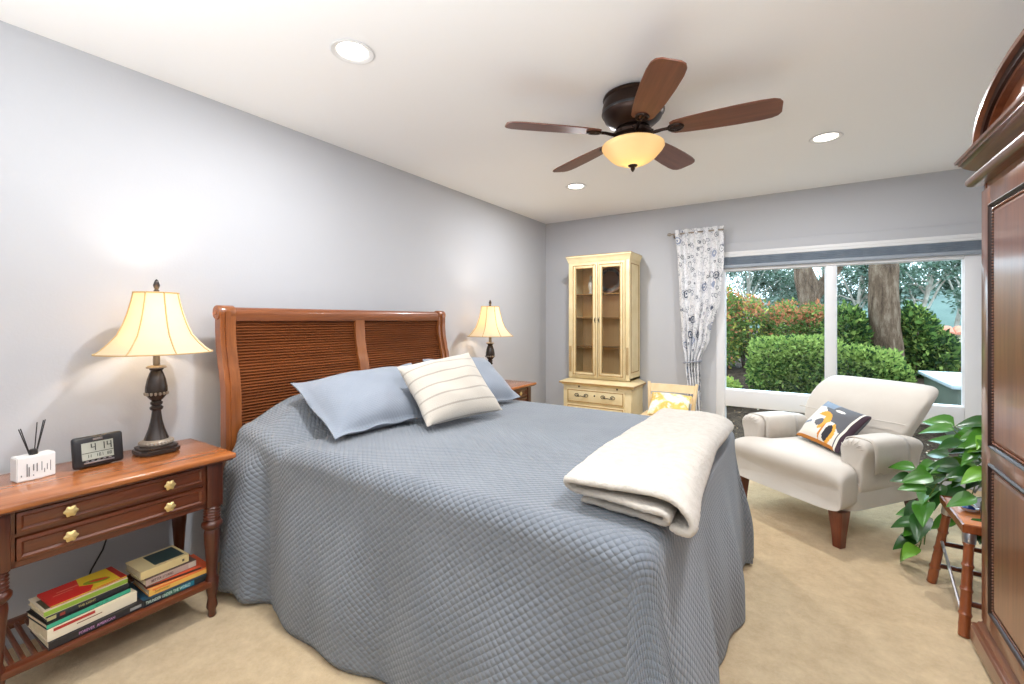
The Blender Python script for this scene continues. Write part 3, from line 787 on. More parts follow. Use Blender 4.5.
# ================================================================== CURIO CABINET
cb = thing('curio_cabinet', 'tall cream curio cabinet with two glass doors against the back wall', 'cabinet', (0, 0, 0))
cx0, cx1, cf, bk = .418, 1.095, 4.42, 4.765
b = BM()
bx(b, (cx0, cf+.02, .68), (cx0+.02, bk, 1.96)); bx(b, (cx1-.02, cf+.02, .68), (cx1, bk, 1.96)); bx(b, (cx0, cf+.02, .68), (cx1, bk, .70)); bx(b, (cx0, cf+.02, 1.93), (cx1, bk, 1.96))
for x0_, x1_ in ((cx0, cx0+.045), (cx1-.045, cx1)): bx(b, (x0_, cf, .68), (x1_, cf+.022, 1.96), .003)
bx(b, (cx0+.04, cf, 1.90), (cx1-.04, cf+.022, 1.96)); bx(b, (cx0+.04, cf, .68), (cx1-.04, cf+.022, .70))
obj('upper_case', b, m_cab, cb)
b = BM(); bx(b, (cx0+.018, bk-.012, .69), (cx1-.018, bk, 1.95)); 
for i in range(9): bx(b, (cx0+.06+i*.065, bk-.016, .70), (cx0+.064+i*.065, bk-.011, 1.93))
obj('back_panel', b, m_cabi, cb)
b = BM()
R4 = [(cx0, cf), (cx1, cf), (cx1, bk), (cx0, bk)]
molding(b, [(cx0, bk), (cx0, cf), (cx1, cf), (cx1, bk)], [(0, 1.92), (.006, 1.92), (.008, 1.94), (.013, 1.948), (.018, 1.966), (.024, 1.972), (.024, 1.985), (0, 1.985)], (0,0,0), (1,0,0), (0,1,0), (0,0,1), closed=False)
bx(b, (cx0-.002, cf-.002, 1.965), (cx1+.002, bk, 1.984)); obj('cornice', b, m_cab, cb)
b = BM(); bx(b, (cx0-.025, cf-.025, 1.984), (cx1+.025, bk, 1.990), .002, 1); obj('cornice_edge', b, m_cabg, cb)
for z in (1.00, 1.32, 1.575):
    b = BM(); bx(b, (cx0+.022, cf+.06, z), (cx1-.022, bk-.015, z+.008)); obj('shelf', b, m_cabs, cb)
mid = (cx0+cx1)/2
for x0_, x1_, hx in ((cx0+.045, mid-.003, -1), (mid+.003, cx1-.045, 1)):
    b = BM(); z0, z1 = .702, 1.898
    for lo, hi in (((x0_, z0), (x0_+.05, z1)), ((x1_-.05, z0), (x1_, z1)), ((x0_+.04, z0), (x1_-.04, z0+.05)), ((x0_+.04, z1-.05), (x1_-.04, z1))): bx(b, (lo[0], cf-.018, lo[1]), (hi[0], cf-.001, hi[1]), .003)
    d = obj('door', b, m_cab, cb)
    for off, mm in ((.018, m_cabg), (.047, m_cabg)):
        b = BM(); molding(b, [(x0_+off, z0+off), (x1_-off, z0+off), (x1_-off, z1-off), (x0_+off, z1-off)], [(-.0035, -.001), (-.0035, .003), (.0035, .003), (.0035, -.001)], (0, cf-.018, 0), (1,0,0), (0,0,1), (0,-1,0)); obj('glaze_line', b, mm, d)
    b = BM(); bx(b, (x0_+.048, cf-.011, z0+.048), (x1_-.048, cf-.008, z1-.048)); obj('glass_pane', b, m_glass, d)
    b = BM(); hxx = mid+hx*.022; tube(b, [(hxx, cf-.02, 1.275), (hxx, cf-.034, 1.285), (hxx, cf-.036, 1.30), (hxx, cf-.034, 1.315), (hxx, cf-.02, 1.325)], .004, 8)
    lathe(b, [(0, -.006), (.008, -.004), (.008, .004), (0, .006)], 10, (hxx, cf-.038, 1.30)); obj('handle', b, m_pewter, d)
for sx_ in (cx0+.022, cx1-.022):
    b = BM()
    for q in range(3): bx(b, (sx_-.012+q*.009, cf-.004, .74), (sx_-.008+q*.009, cf+.001, 1.02), .001, 1)
    obj('fluting', b, m_cabg, cb)
b = BM()      # side panels moulding on the right
molding(b, [(cf+.05, .76), (bk-.05, .76), (bk-.05, 1.88), (cf+.05, 1.88)], [(-.004, 0), (-.004, .003), (.004, .003), (.004, 0)], (cx1, 0, 0), (0,1,0), (0,0,1), (1,0,0)); obj('side_molding', b, m_cabg, cb)
# base
lx0, lx1, lf = .372, 1.125, 4.385
b = BM(); bx(b, (lx0, lf, .08), (lx1, bk, .615), .004); 
for (x, y) in ((lx0+.03, lf+.03), (lx1-.03, lf+.03), (lx0+.03, bk-.03), (lx1-.03, bk-.03)): lathe(b, [(0, 0), (.02, 0), (.03, .03), (.034, .05), (.026, .085), (0, .085)], 16, (x, y, 0))
obj('base_case', b, m_cab, cb)
b = BM(); path = [(lx0, bk), (lx0, lf), (lx1, lf), (lx1, bk)]
molding(b, path, [(0, .60), (.006, .60), (.014, .612), (.030, .622), (.034, .632), (.030, .640), (.0, .652), (-.04, .668), (-.06, .682), (-.09, .682), (-.09, .60)], (0,0,0), (1,0,0), (0,1,0), (0,0,1), closed=False)
bx(b, (lx0+.05, lf+.05, .66), (lx1-.05, bk, .68)); obj('waist_molding', b, m_cab, cb)
b = BM(); molding(b, path, [(.031, .619), (.0355, .619), (.0365, .634), (.031, .634)], (0,0,0), (1,0,0), (0,1,0), (0,0,1), closed=False); obj('glaze_line', b, m_cabg, cb)
for sx_ in (.56, .98):
    b = BM(); lathe(b, [(0, 0), (.007, 0), (.009, .01), (0, .014)], 12, (sx_, lf, .592), Matrix.Rotation(PI/2, 4, 'X')); obj('slide_knob', b, m_pewter, cb)
for z0, z1 in ((.42, .565), (.25, .40), (.10, .23)):
    b = BM(); bx(b, (lx0+.05, lf-.016, z0), (lx1-.07, lf, z1), .004); d = obj('drawer', b, m_cab, cb)
    b = BM(); q = .012; molding(b, [(lx0+.05+q, z0+q), (lx1-.07-q, z0+q), (lx1-.07-q, z1-q), (lx0+.05+q, z1-q)], [(-.004, -.001), (-.004, .0025), (.004, .0025), (.004, -.001)], (0, lf-.016, 0), (1,0,0), (0,0,1), (0,-1,0)); obj('glaze_line', b, m_cabg, d)
    zc = (z0+z1)/2 + .01
    for hx in (lx0+.22, lx1-.24):
        b = BM()
        for s in (-1, 1):
            pts = [(hx+s*(.075-.022*(1-math.cos(a))), lf-.02, zc+.016*math.sin(a)) for a in [2*PI*i/14 for i in range(15)]]; tube(b, pts, .003, 6)
        tube(b, [(hx-.05, lf-.02, zc), (hx-.03, lf-.032, zc-.012), (hx, lf-.036, zc-.006), (hx+.03, lf-.032, zc-.012), (hx+.05, lf-.02, zc)], .004, 8)
        obj('handle', b, m_pewter, d)
    b = BM(); lathe(b, [(0, 0), (.009, 0), (.009, .003), (0, .004)], 12, ((lx0+lx1)/2-.01, lf-.016, zc+.004), Matrix.Rotation(PI/2, 4, 'X')); obj('keyhole', b, m_pewter, d)
# plate standing inside on the upper shelf
m_plate = mat('dark_patterned_plate', (92, 84, 78), .35); n = N(m_plate); v = n.coord('Object'); n.base(n.ramp(n.noise(v, 18, 3), [(.42, (70, 62, 60)), (.5, (120, 112, 104)), (.6, (86, 74, 66))]))
pt = thing('decorative_plate', 'round dark patterned plate standing inside the cabinet behind the right glass door', 'plate', (.80, 4.66, 1.735), rot=(PI/2-.12, 0, 0))
b = BM(); lathe(b, [(0, 0), (.085, 0), (.10, .008), (.130, .013), (.130, .017), (.10, .013), (.082, .005), (0, .005)], 40); obj('dish', b, m_plate, pt)
b = BM(); lathe(b, [(.130, .011), (.145, .014), (.145, .020), (.130, .018), (.130, .011)], 40); obj('rim', b, mat('brown_rim', (128, 88, 60), .4), pt)
b = BM(); box(b, (0, -.128, -.012), (.08, .012, .06), None, .004); obj('easel', b, m_leg, pt)
vs = thing('figurine', 'small pale vase standing in the cabinet behind the left glass door', 'ornament', (.60, 4.60, 1.5835))
b = BM(); lathe(b, [(0, 0), (.02, 0), (.024, .01), (.012, .03), (.026, .07), (.03, .11), (.016, .15), (.010, .18), (.016, .20), (0, .20)], 24); obj('body', b, mat('pale_ceramic', (214, 204, 190), .3), vs)

# ================================================================== CURTAIN
rod = thing('curtain_rod', 'thin grey curtain rod end showing at the top left of the curtain', 'curtain rod', (0, 0, 0))
b = BM(); tube(b, [(1.43, 4.70, 2.172), (1.925, 4.70, 2.172)], .008, 12); obj('rod', b, m_pewl, rod)
b = BM(); lathe(b, [(0, -.025), (.012, -.020), (.017, 0), (.012, .016), (0, .018)], 16, (1.42, 4.70, 2.172), Matrix.Rotation(PI/2, 4, 'Y')); obj('finial', b, m_pewl, rod)
for x_ in (1.455,):
    b = BM(); tube(b, [(x_, 4.70, 2.165), (x_, 4.73, 2.16), (x_, 4.78, 2.16)], .005, 8); lathe(b, [(0, 0), (.018, 0), (.016, .006), (0, .006)], 16, (x_, 4.78, 2.16), Matrix.Rotation(PI/2, 4, 'X')); obj('bracket', b, m_pewl, rod)
def floral():
    m = mat('floral_cotton', (232, 232, 234), .9, spec=.1); n = N(m); v = n.coord('UV')
    wv = n.n('ShaderNodeVectorMath', operation='ADD'); nz = n.n('ShaderNodeTexNoise'); nz.inputs['Scale'].default_value = 22
    n.l(v, nz.inputs['Vector']); sc = n.n('ShaderNodeVectorMath', operation='SCALE'); sc.inputs['Scale'].default_value = .03; n.l(nz.outputs['Color'], sc.inputs[0]); n.l(v, wv.inputs[0]); n.l(sc.outputs[0], wv.inputs[1])
    def blobs(scale, lo, hi, ringf):
        vo = n.n('ShaderNodeTexVoronoi'); vo.inputs['Scale'].default_value = scale; vo.inputs['Randomness'].default_value = .85; n.l(wv.outputs[0], vo.inputs['Vector'])
        d = vo.outputs['Distance']; inside = n.math('LESS_THAN', d, hi)
        pet = n.math('GREATER_THAN', n.math('SINE', n.math('MULTIPLY', d, ringf)), lo)
        pick = n.n('ShaderNodeSeparateColor'); n.l(vo.outputs['Color'], pick.inputs[0])
        return n.math('MULTIPLY', n.math('MULTIPLY', inside, pet), n.math('GREATER_THAN', pick.outputs[0], .22)), pick.outputs[1]
    f1, c1 = blobs(7, -.2, .38, 34); f2, c2 = blobs(15, .0, .34, 26)
    vn = n.noise(wv.outputs[0], 34, 1); stems = n.math('LESS_THAN', n.math('ABSOLUTE', n.math('SUBTRACT', vn, .5)), .018)
    col = n.ramp(c1, [(.3, (92, 98, 112)), (.7, (150, 160, 182))]); col2 = n.ramp(c2, [(.3, (120, 124, 132)), (.7, (176, 180, 190))])
    prevc = n.n('ShaderNodeRGB'); prevc.outputs[0].default_value = (*lin((230, 230, 232)), 1); cur = prevc.outputs[0]
    for f, c in ((stems, None), (f2, col2), (f1, col)):
        mx_ = n.n('ShaderNodeMix', data_type='RGBA'); n.l(f, mx_.inputs[0]); n.l(cur, mx_.inputs[6])
        if c is None: mx_.inputs[7].default_value = (*lin((178, 180, 184)), 1)
        else: n.l(c, mx_.inputs[7])
        cur = mx_.outputs[2]
    n.base(cur); return m
m_floral = floral()
ct = thing('curtain', 'white curtain with grey and blue flowers tied back left of the window', 'curtain', (0, 0, 0))
def curtain_sheet(edges, z0, z1, nz_, folds, depth, yc, nu=90, uo=0):
    bm = BM(); uvl = bm.loops.layers.uv.new('UVMap'); uvm = {}; g = []
    for j in range(nz_+1):
        z = z0+(z1-z0)*j/nz_
        for (za, la, ra), (zb, lb, rb) in zip(edges, edges[1:]):
            if za >= z >= zb: k = sstep(0, 1, (za-z)/(za-zb)); L_, R_ = la+(lb-la)*k, ra+(rb-ra)*k; break
        row = []
        comp = (R_-L_)/.45
        for i in range(nu+1):
            u = i/nu
            dd = depth*(.8+.5*(1-comp))
            y = yc - dd*math.sin(2*PI*folds*u + .9*math.sin(3*z)) - .3*dd*math.sin(2*PI*folds*2.3*u+z)
            v = bm.verts.new((L_+(R_-L_)*u, y, z)); row.append(v); uvm[v] = (u*.62+uo, z)
        g.append(row)
    for a, c in zip(g, g[1:]):
        for i in range(nu): bm.faces.new((a[i], a[i+1], c[i+1], c[i]))
    for f in bm.faces:
        for lp in f.loops: lp[uvl].uv = uvm[lp.vert]
    return bm
o = obj('panel', curtain_sheet([(2.21, 1.475, 1.925), (1.9, 1.500, 1.925), (1.56, 1.515, 1.90), (1.13, 1.540, 1.80), (.885, 1.575, 1.712), (.6, 1.60, 1.72), (.02, 1.60, 1.76)], 2.21, .03, 90, 5, .020, 4.70), m_floral, ct, angle=180)
o.modifiers.new('thick', 'SOLIDIFY').thickness = .002
b = BM(); pts = []
for i in range(25):
    a = 2*PI*i/24; pts.append((1.64+.083*math.cos(a), 4.70+.05*math.sin(a), .885+.012*math.cos(a)))
tube(b, pts, .008, 8); obj('tieback', b, mat('slate_tieback', (150, 154, 164), .9), ct)

# ================================================================== SLAT-BACK CHAIR
ch = thing('side_chair', 'pale maple chair with a slat back between the cabinet and the curtain', 'chair', (1.555, 4.02, 0), rz=.04)
for s in (-1, 1):
    b = BM(); tube(b, [(s*.175, .20, 0), (s*.178, .195, .25), (s*.185, .195, .44), (s*.20, .235, .60), (s*.213, .275, .715)], [.017, .019, .019, .017, .014], 10); obj('leg', b, m_chairw, ch)
    b = BM(); tube(b, [(s*.19, -.20, 0), (s*.19, -.19, .43)], [.015, .019], 10); obj('leg', b, m_chairw, ch)
b = BM(); bx(b, (-.22, -.22, .43), (.22, .21, .455), .010, 3); obj('seat', b, m_chairw, ch)
b = BM(); bx(b, (-.19, -.20, .375), (.19, -.18, .43)); bx(b, (-.18, .18, .375), (.18, .20, .43)); bx(b, (-.20, -.19, .375), (-.18, .19, .43)); bx(b, (.18, -.19, .375), (.20, .19, .43)); obj('apron', b, m_chairw, ch)
for z0, z1, y0, y1 in ((.630, .700, .246, .268), (.545, .600, .214, .236)):
    b = BM(); loft(b, [[(x, yy-.02*(1-(x/.2)**2)*-1, zz) for yy, zz in ((y0-.006, z0), (y0+.008, z0), (y1+.008, z1), (y1-.006, z1))] for x in [-.205+.41*i/14 for i in range(15)]]); obj('back_slat', b, m_chairw, ch)
b = BM(); tube(b, [(-.19, -.19, .2), (.19, -.19, .2)], .01, 8); tube(b, [(-.18, .2, .24), (.18, .2, .24)], .01, 8); tube(b, [(-.19, -.19, .16), (-.178, .195, .16)], .01, 8); tube(b, [(.19, -.19, .16), (.178, .195, .16)], .01, 8); obj('stretcher', b, m_chairw, ch)
m_yel = mat('yellow_floral_print', (236, 232, 226), .9); n = N(m_yel); v = n.coord('UV')
wvy = n.noise(v, 7, 4); n.base(n.ramp(wvy, [(.44, (238, 234, 228)), (.49, (240, 226, 184)), (.54, (232, 196, 108)), (.60, (226, 184, 92)), (.66, (238, 230, 212))]))
tag(pillow('cushion', [(1.395, 3.98, .462), (1.745, 3.98, .462), (1.735, 4.205, .618), (1.385, 4.205, .628)], .05, m_yel, sag=.05, seed=12), 'white cushion with yellow print leaning on the maple chair back', 'cushion')

# ================================================================== ARMCHAIR
ac = thing('armchair', 'off-white upholstered armchair with dark wooden legs beside the window', 'armchair', (2.452, 3.336, 0), rz=math.radians(-36.87))
def ringx(x_c, hw, zc, hz, y, p=4, k=32): return [(a, y, c) for a, c in sel(x_c, zc, hw, hz, p, k)]
def ringz(xc, hw, yc, hd, z, p=5, k=36): return [(a, c, z) for a, c in sel(xc, yc, hw, hd, p, k)]
b = BM()   # body: rails
loft(b, [ringz(0, .365, .375, .345, .205, 8), ringz(0, .385, .375, .365, .215, 8), ringz(0, .388, .375, .368, .30, 8), ringz(0, .388, .375, .368, .36, 8), ringz(0, .370, .375, .350, .375, 8)])
obj('frame', b, m_white_uph, ac)
# seat: T-shaped deck with rounded front
b = BM()
rr = []
for y, zt_, zb, hw in ((-.020, .33, .27, .355), (-.045, .375, .225, .385), (-.055, .41, .215, .395), (-.045, .440, .215, .400), (-.015, .462, .215, .400), (.03, .474, .22, .398), (.10, .478, .22, .395), (.135, .478, .23, .35), (.155, .478, .24, .27), (.30, .474, .26, .265), (.50, .468, .26, .262), (.66, .46, .28, .26)):
    rr.append(ringx(0, hw, (zt_+zb)/2, (zt_-zb)/2, y, 6, 40))
loft(b, rr); sc_ = obj('seat', b, m_white_uph, ac, angle=70)
sc_.modifiers.new('s', 'SUBSURF').render_levels = 1
for s in (-1, 1):
    b = BM(); rr = []
    for y, sc in ((.115, .45), (.108, .78), (.118, .93), (.14, 1.0), (.30, 1.0), (.46, .99), (.62, .97), (.65, .85)):
        zt_ = .614 - .02*sstep(.3, .75, y); zb = .30; ring = []
        for i in range(32):
            t = 2*PI*i/32; cs, sn = math.cos(t), math.sin(t)
            zz = math.copysign(abs(sn)**.55, sn); xx = math.copysign(abs(cs)**.55, cs)
            zc = (zt_+zb)/2; hz = (zt_-zb)/2
            wdt = .062 + .024*sstep(.15, .75, zz) - .012*sstep(.5, .0, zz)*0
            ring.append((s*.342 + s*.012*sstep(0, 1, zz) + xx*wdt*sc, y, zc + zz*hz*(sc if zz > 0 else 1)))
        rr.append(ring)
    loft(b, rr); o = obj('armrest', b, m_white_uph, ac, angle=70); o.modifiers.new('s', 'SUBSURF').render_levels = 1
    b = BM()     # pleats on the scroll front
    for k in range(7):
        a = math.radians(20+k*23); tube(b, [(s*.348+.026*math.cos(a), .104, .552+.026*math.sin(a)), (s*.348+.054*math.cos(a), .106, .552+.048*math.sin(a)), (s*.348+.078*math.cos(a), .132, .552+.066*math.sin(a))], [.001, .0035, .001], 6)
    obj('pleat', b, m_white_uph, o)
    b = BM()     # loose arm cover draped over the arm
    g = []
    for j in range(9):
        y = .17+.31*j/8; row = []
        for i in range(25):
            t = PI*(i/24); cs, sn = math.cos(t), math.sin(t)
            xx = math.copysign(abs(cs)**.5, cs)*.093; zz = .503+.115*abs(sn)**.55
            if i == 0 or i == 24: zz = .43 + .012*math.sin(j*2.1)
            row.append(b.verts.new((s*.348+s*xx*.94+.002*math.sin(j*3+i), y, zz-.02*sstep(.3, .75, y))))
        g.append(row)
    for p, q in zip(g, g[1:]):
        for i in range(24): b.faces.new((p[i], p[i+1], q[i+1], q[i]))
    o2 = obj('arm_cover', b, m_white_uph, o, angle=80); o2.modifiers.new('t', 'SOLIDIFY').thickness = .006
b = BM(); rr = []   # raked back with rolled top
for z, yc, hd, hw in ((.40, .665, .085, .285), (.47, .66, .10, .295), (.55, .675, .105, .31), (.63, .70, .10, .345), (.70, .725, .098, .356), (.77, .755, .100, .356), (.81, .785, .102, .354), (.842, .805, .092, .345), (.864, .815, .068, .325), (.877, .820, .035, .29)):
    ring = []
    for a, c in sel(0, 0, hw, hd, 4.5, 40): ring.append((a+.04*sstep(.6, .85, z), yc+c + (.02*sstep(.75, .88, z)), z + c*.30*sstep(.45, .6, z)*1.0))
    rr.append(ring)
loft(b, rr); o = obj('backrest', b, m_white_uph, ac, angle=70); o.modifiers.new('s', 'SUBSURF').render_levels = 1
b = BM(); tube(b, [(-.34, .604, .655), (-.2, .590, .655), (0, .586, .657), (.2, .590, .655), (.34, .604, .655)], .0035, 6); obj('seam', b, m_white_uph, o)
m_cl = wood('armchair_leg_wood', (84, 34, 18), (122, 56, 32), 2, .3, .4)
for x_, y_, dy, mm in ((-.348, .035, 0, m_cl), (.33, .03, 0, m_cl), (-.33, .70, .06, m_leg), (.33, .70, .06, m_leg)):
    b = BM(); rr = []
    for z, h_, off in ((.0, .023, 1), (.06, .026, .55), (.14, .033, .15), (.215, .040, 0)):
        rr.append([(x_+a*h_, y_+dy*off+c*h_, z) for a, c in ((-1, -1), (1, -1), (1, 1), (-1, 1))])
    loft(b, rr); bmesh.ops.bevel(b, geom=list(b.edges), offset=.003, segments=2, affect='EDGES'); obj('leg', b, mm, ac)
# patterned cushion leaning in the armchair
cols = [mat('print_charcoal', (92, 92, 96), .9), mat('print_cream', (222, 214, 202), .9), mat('print_orange', (226, 160, 60), .9), mat('print_aubergine', (58, 40, 50), .9), mat('print_black', (44, 42, 46), .9), mat('print_rust', (196, 124, 48), .9), mat('print_blue_grey', (120, 134, 150), .9)]
def cfn(u, v):
    if u > .93: return 3
    if u > .905: return 1
    if v < .05: return 5
    def e(cx_, cy_, rx, ry): return ((u-cx_)/rx)**2+((v-cy_)/ry)**2 < 1
    if e(.70, .25, .07, .18) : return 4
    if e(.68, .24, .15, .26): return 2 if u > .72 else (1 if u > .58 else 5)
    if e(.40, .42, .08, .10): return 0
    if e(.42, .48, .19, .22): return 2 if (u > .44 or v > .58) else 1
    if e(.60, .80, .10, .035): return 1
    if u > .88-.0: return 0
    if v > .80 and u < .45: return 6
    if v > 1.0-.75*u+.0 or (u > .55 and v > .5): return 0
    if abs(v-(.25+u*.5)) < .03 and u < .35: return 6
    return 1
W2 = ac.matrix_basis.copy()
Mac = Matrix.Translation((2.452, 3.336, 0)) @ Matrix.Rotation(math.radians(-36.87), 4, 'Z')
loc4 = [(-.185, .365, .488), (.225, .18, .488), (.28, .40, .705), (-.125, .60, .722)]
tag(pillow('cushion', [Mac @ Vector(p) for p in loc4], .055, None, sag=.05, seed=20, n=60, mats=cols, matfn=cfn), 'charcoal, orange and cream abstract print cushion lying in the white armchair', 'cushion')

# ================================================================== ARMOIRE
am = thing('armoire', 'tall dark cherry armoire with panelled doors and arched top at the right edge', 'armoire', (0, 0, 0))
AF, AY1, AY0, AB = 3.150, 2.455, 1.26, 3.82
b = BM(); bx(b, (AF+.02, AY0, .10), (AB, AY0+.025, 1.86)); bx(b, (AF+.02, AY1-.025, .10), (AB, AY1, 1.86)); bx(b, (AB-.015, AY0, .10), (AB, AY1, 1.86)); bx(b, (AF+.02, AY0, .10), (AB, AY1, .13)); bx(b, (AF+.02, AY0, 1.83), (AB, AY1, 1.86))
bx(b, (AF, AY1-.022, .10), (AF+.022, AY1, 1.86), .003); bx(b, (AF, AY0, .10), (AF+.022, AY0+.022, 1.86), .003); bx(b, (AF, AY0+.04, 1.80), (AF+.022, AY1-.04, 1.86)); bx(b, (AF, AY0+.04, .10), (AF+.022, AY1-.04, .16)); bx(b, (AF+.008, 1.84, .15), (AF+.022, 1.875, 1.81))
obj('case', b, m_arm, am)
dy0, dy1 = AY0+.022, AY1-.022; dm = (dy0+dy1)/2
def bead(b, p0, p1, r=.004, step=.011):
    p0, p1 = Vector(p0), Vector(p1); L_ = (p1-p0).length; k = int(L_/step)
    for i in range(k): lathe(b, [(0, -r), (r*.8, -r*.6), (r, 0), (r*.8, r*.6), (0, r)], 6, p0+(p1-p0)*((i+.5)/k))
for ya, yb in ((dy0, dm-.002), (dm+.002, dy1)):
    b = BM(); z0, z1, zm = .146, 1.795, .800; st = .095
    for lo, hi in (((ya, z0), (ya+st, z1)), ((yb-st, z0), (yb, z1)), ((ya+st, z0), (yb-st, z0+.07)), ((ya+st, z1-.07), (yb-st, z1)), ((ya+st, zm-.032), (yb-st, zm+.032))):
        bx(b, (AF-.012, lo[0], lo[1]), (AF+.010, hi[0], hi[1]), .002)
    d = obj('door', b, m_arm, am)
    for (p0, p1) in ((z0+.07, zm-.032), (zm+.032, z1-.07)):
        a0, a1 = ya+st, yb-st
        b = BM(); bx(b, (AF-.004, a0, p0), (AF+.006, a1, p1)); q = .035
        loft(b, [[(AF-.004, a0+q-.018, p0+q-.018), (AF-.004, a1-q+.018, p0+q-.018), (AF-.004, a1-q+.018, p1-q+.018), (AF-.004, a0+q-.018, p1-q+.018)], [(AF-.011, a0+q, p0+q), (AF-.011, a1-q, p0+q), (AF-.011, a1-q, p1-q), (AF-.011, a0+q, p1-q)]])
        pn = obj('panel', b, m_arm, d, angle=10)
        b = BM(); molding(b, [(a0, p0), (a1, p0), (a1, p1), (a0, p1)], [(.0, -.004), (.004, .012), (-.002, .017), (-.007, .014), (-.010, .008), (-.012, .010), (-.015, .002), (-.015, -.006)], (AF-.002, 0, 0), (0,1,0), (0,0,1), (-1,0,0)); obj('panel_molding', b, m_armd, pn)
        b = BM(); e_ = .019; xx = AF-.009
        for s0, s1 in (((xx, a0+e_, p0+e_), (xx, a1-e_, p0+e_)), ((xx, a0+e_, p1-e_), (xx, a1-e_, p1-e_)), ((xx, a0+e_, p0+e_), (xx, a0+e_, p1-e_)), ((xx, a1-e_, p0+e_), (xx, a1-e_, p1-e_))): bead(b, s0, s1)
        obj('bead_trim', b, m_armh, pn, angle=60)
    b = BM(); hy_ = dm + (.03 if ya > dm else -.03)
    tube(b, [(AF-.014, hy_, .93), (AF-.036, hy_, .95), (AF-.04, hy_, .99), (AF-.036, hy_, 1.03), (AF-.014, hy_, 1.05)], .005, 8); obj('handle', b, m_brass, d)
# cornice
path = [(AB, AY1), (AF, AY1), (AF, AY0), (AB, AY0)]
path = path[::-1]
Z = 1.86
b = BM(); molding(b, path[::-1] if False else [(AB, AY0), (AF, AY0), (AF, AY1), (AB, AY1)][::-1], [(0, Z-.035), (.008, Z-.035)] + [(.022+.022*math.cos(a)*1.0+.0, Z-.012+.022*math.sin(a)) for a in [-PI/2+PI*i/8 for i in range(9)]] + [(.012, Z+.012), (.012, Z+.020), (0, Z+.020)], (0,0,0), (1,0,0), (0,1,0), (0,0,1), closed=False)
obj('lower_cornice', b, m_armh, am)
b = BM(); molding(b, [(AB, AY1), (AF, AY1), (AF, AY0), (AB, AY0)], [(0, Z+.018), (.012, Z+.018), (.016, Z+.026), (.030, Z+.034), (.046, Z+.048), (.054, Z+.060), (.060, Z+.062), (.060, Z+.070), (.068, Z+.073), (.070, Z+.082), (.066, Z+.086), (0, Z+.086)], (0,0,0), (1,0,0), (0,1,0), (0,0,1), closed=False)
bx(b, (AF-.01, AY0-.01, Z+.05), (AB, AY1+.01, Z+.084)); obj('upper_cornice', b, m_armh, am)
# arched pediment
yc = (AY0+AY1)/2; hw = .46; Rz = .185
def arc(r_off, n_=28):
    return [(yc + (hw-r_off)*math.cos(a), Z+.08 + (Rz-r_off*.9)*math.sin(a)) for a in [PI*i/n_ for i in range(n_+1)]]
def strip(o0, o1, xa, xb):
    A_, B_ = arc(o0), arc(o1); b = BM()
    loft(b, [[(xa, p[0], p[1]), (xb, p[0], p[1]), (xb, q[0], max(q[1], Z+.08)), (xa, q[0], max(q[1], Z+.08))] for p, q in zip(A_, B_)]); return b
b = strip(0, .018, AF-.066, AF+.10); obj('pediment', b, m_armh, am)
b = strip(.018, .045, AF-.050, AF+.10); obj('pediment_molding', b, m_armd, am)
b = strip(.045, .06, AF-.040, AF+.10); obj('pediment_molding', b, m_arm, am)
b = BM(); prism(b, arc(.055), 0, AF-.02, AF+.09); obj('tympanum', b, m_arm, am)
# plinth
b = BM(); molding(b, [(AB, AY1), (AF, AY1), (AF, AY0), (AB, AY0)], [(0, .03), (.030, .03), (.030, .085), (.026, .090), (.030, .097), (.024, .104), (.016, .108), (.012, .118), (.006, .122), (.0, .135)], (0,0,0), (1,0,0), (0,1,0), (0,0,1), closed=False)
obj('plinth', b, m_armh, am)
for x_, y_ in ((AF+.03, AY1-.03), (AF+.03, AY0+.03), (AB-.04, AY1-.03), (AB-.04, AY0+.03)):
    b = BM(); lathe(b, [(0, 0), (.028, 0), (.044, .012), (.048, .03), (.036, .05), (0, .052)], 20, (x_, y_, 0)); obj('foot', b, m_armd, am)
    
# ================================================================== BAMBOO STOOL TABLE
m_bam = wood('bamboo_brown', (108, 52, 26), (150, 82, 44), 2, .32, .4)
m_tan = noisy('tan_leather', (184, 108, 56), (200, 126, 70), 12, .4)
stl = thing('plant_stand', 'brown bamboo folding stand with splayed legs beside the armoire', 'plant stand', (3.34, 2.80, 0), rz=0)
corners = [(-.19, .14, -.245, .19), (-.19, -.17, -.225, -.25), (.19, -.17, .245, -.25), (.19, .14, .245, .19)]
TZ = .44
for tx, ty, fx_, fy_ in corners:
    b = BM(); pts = []; rs = []
    for i in range(41):
        f = i/40; pts.append((fx_+(tx-fx_)*f, fy_+(ty-fy_)*f, .002+(TZ-.02)*f))
        rs.append(.0195 + (.004 if i in (8, 17, 26, 34) else 0) - .004*(f) + (.001 if i % 9 == 4 else 0))
    tube(b, pts, rs, 14); lg = obj('leg', b, m_bam, stl)
    b = BM(); tube(b, [(fx_+(tx-fx_)*f, fy_+(ty-fy_)*f, .002+(TZ-.02)*f) for f in (.86, .90, .97, 1.0, 1.03)], [.021, .023, .022, .018, .004], 14); obj('metal_cap', b, m_chrome, lg)
b = BM(); bx(b, (-.21, -.19, TZ-.03), (.21, .17, TZ), .008, 3); obj('top', b, m_tan, stl)
b = BM(); molding(b, [(-.212, -.192), (.212, -.192), (.212, .172), (-.212, .172)], [(0, -.004), (.006, -.004), (.006, .028), (0, .032)], (0, 0, TZ-.028), (1,0,0), (0,1,0), (0,0,1)); obj('top_edge', b, m_bam, stl)
def lerp(c, f): return (c[2]+(c[0]-c[2])*f, c[3]+(c[1]-c[3])*f, .002+(TZ-.02)*f)
for (i, j, f) in ((0, 3, .22), (0, 3, .50), (1, 2, .30), (3, 2, .30)):
    b = BM(); tube(b, [lerp(corners[i], f), lerp(corners[j], f)], .011, 10); obj('stretcher', b, m_leg, stl)
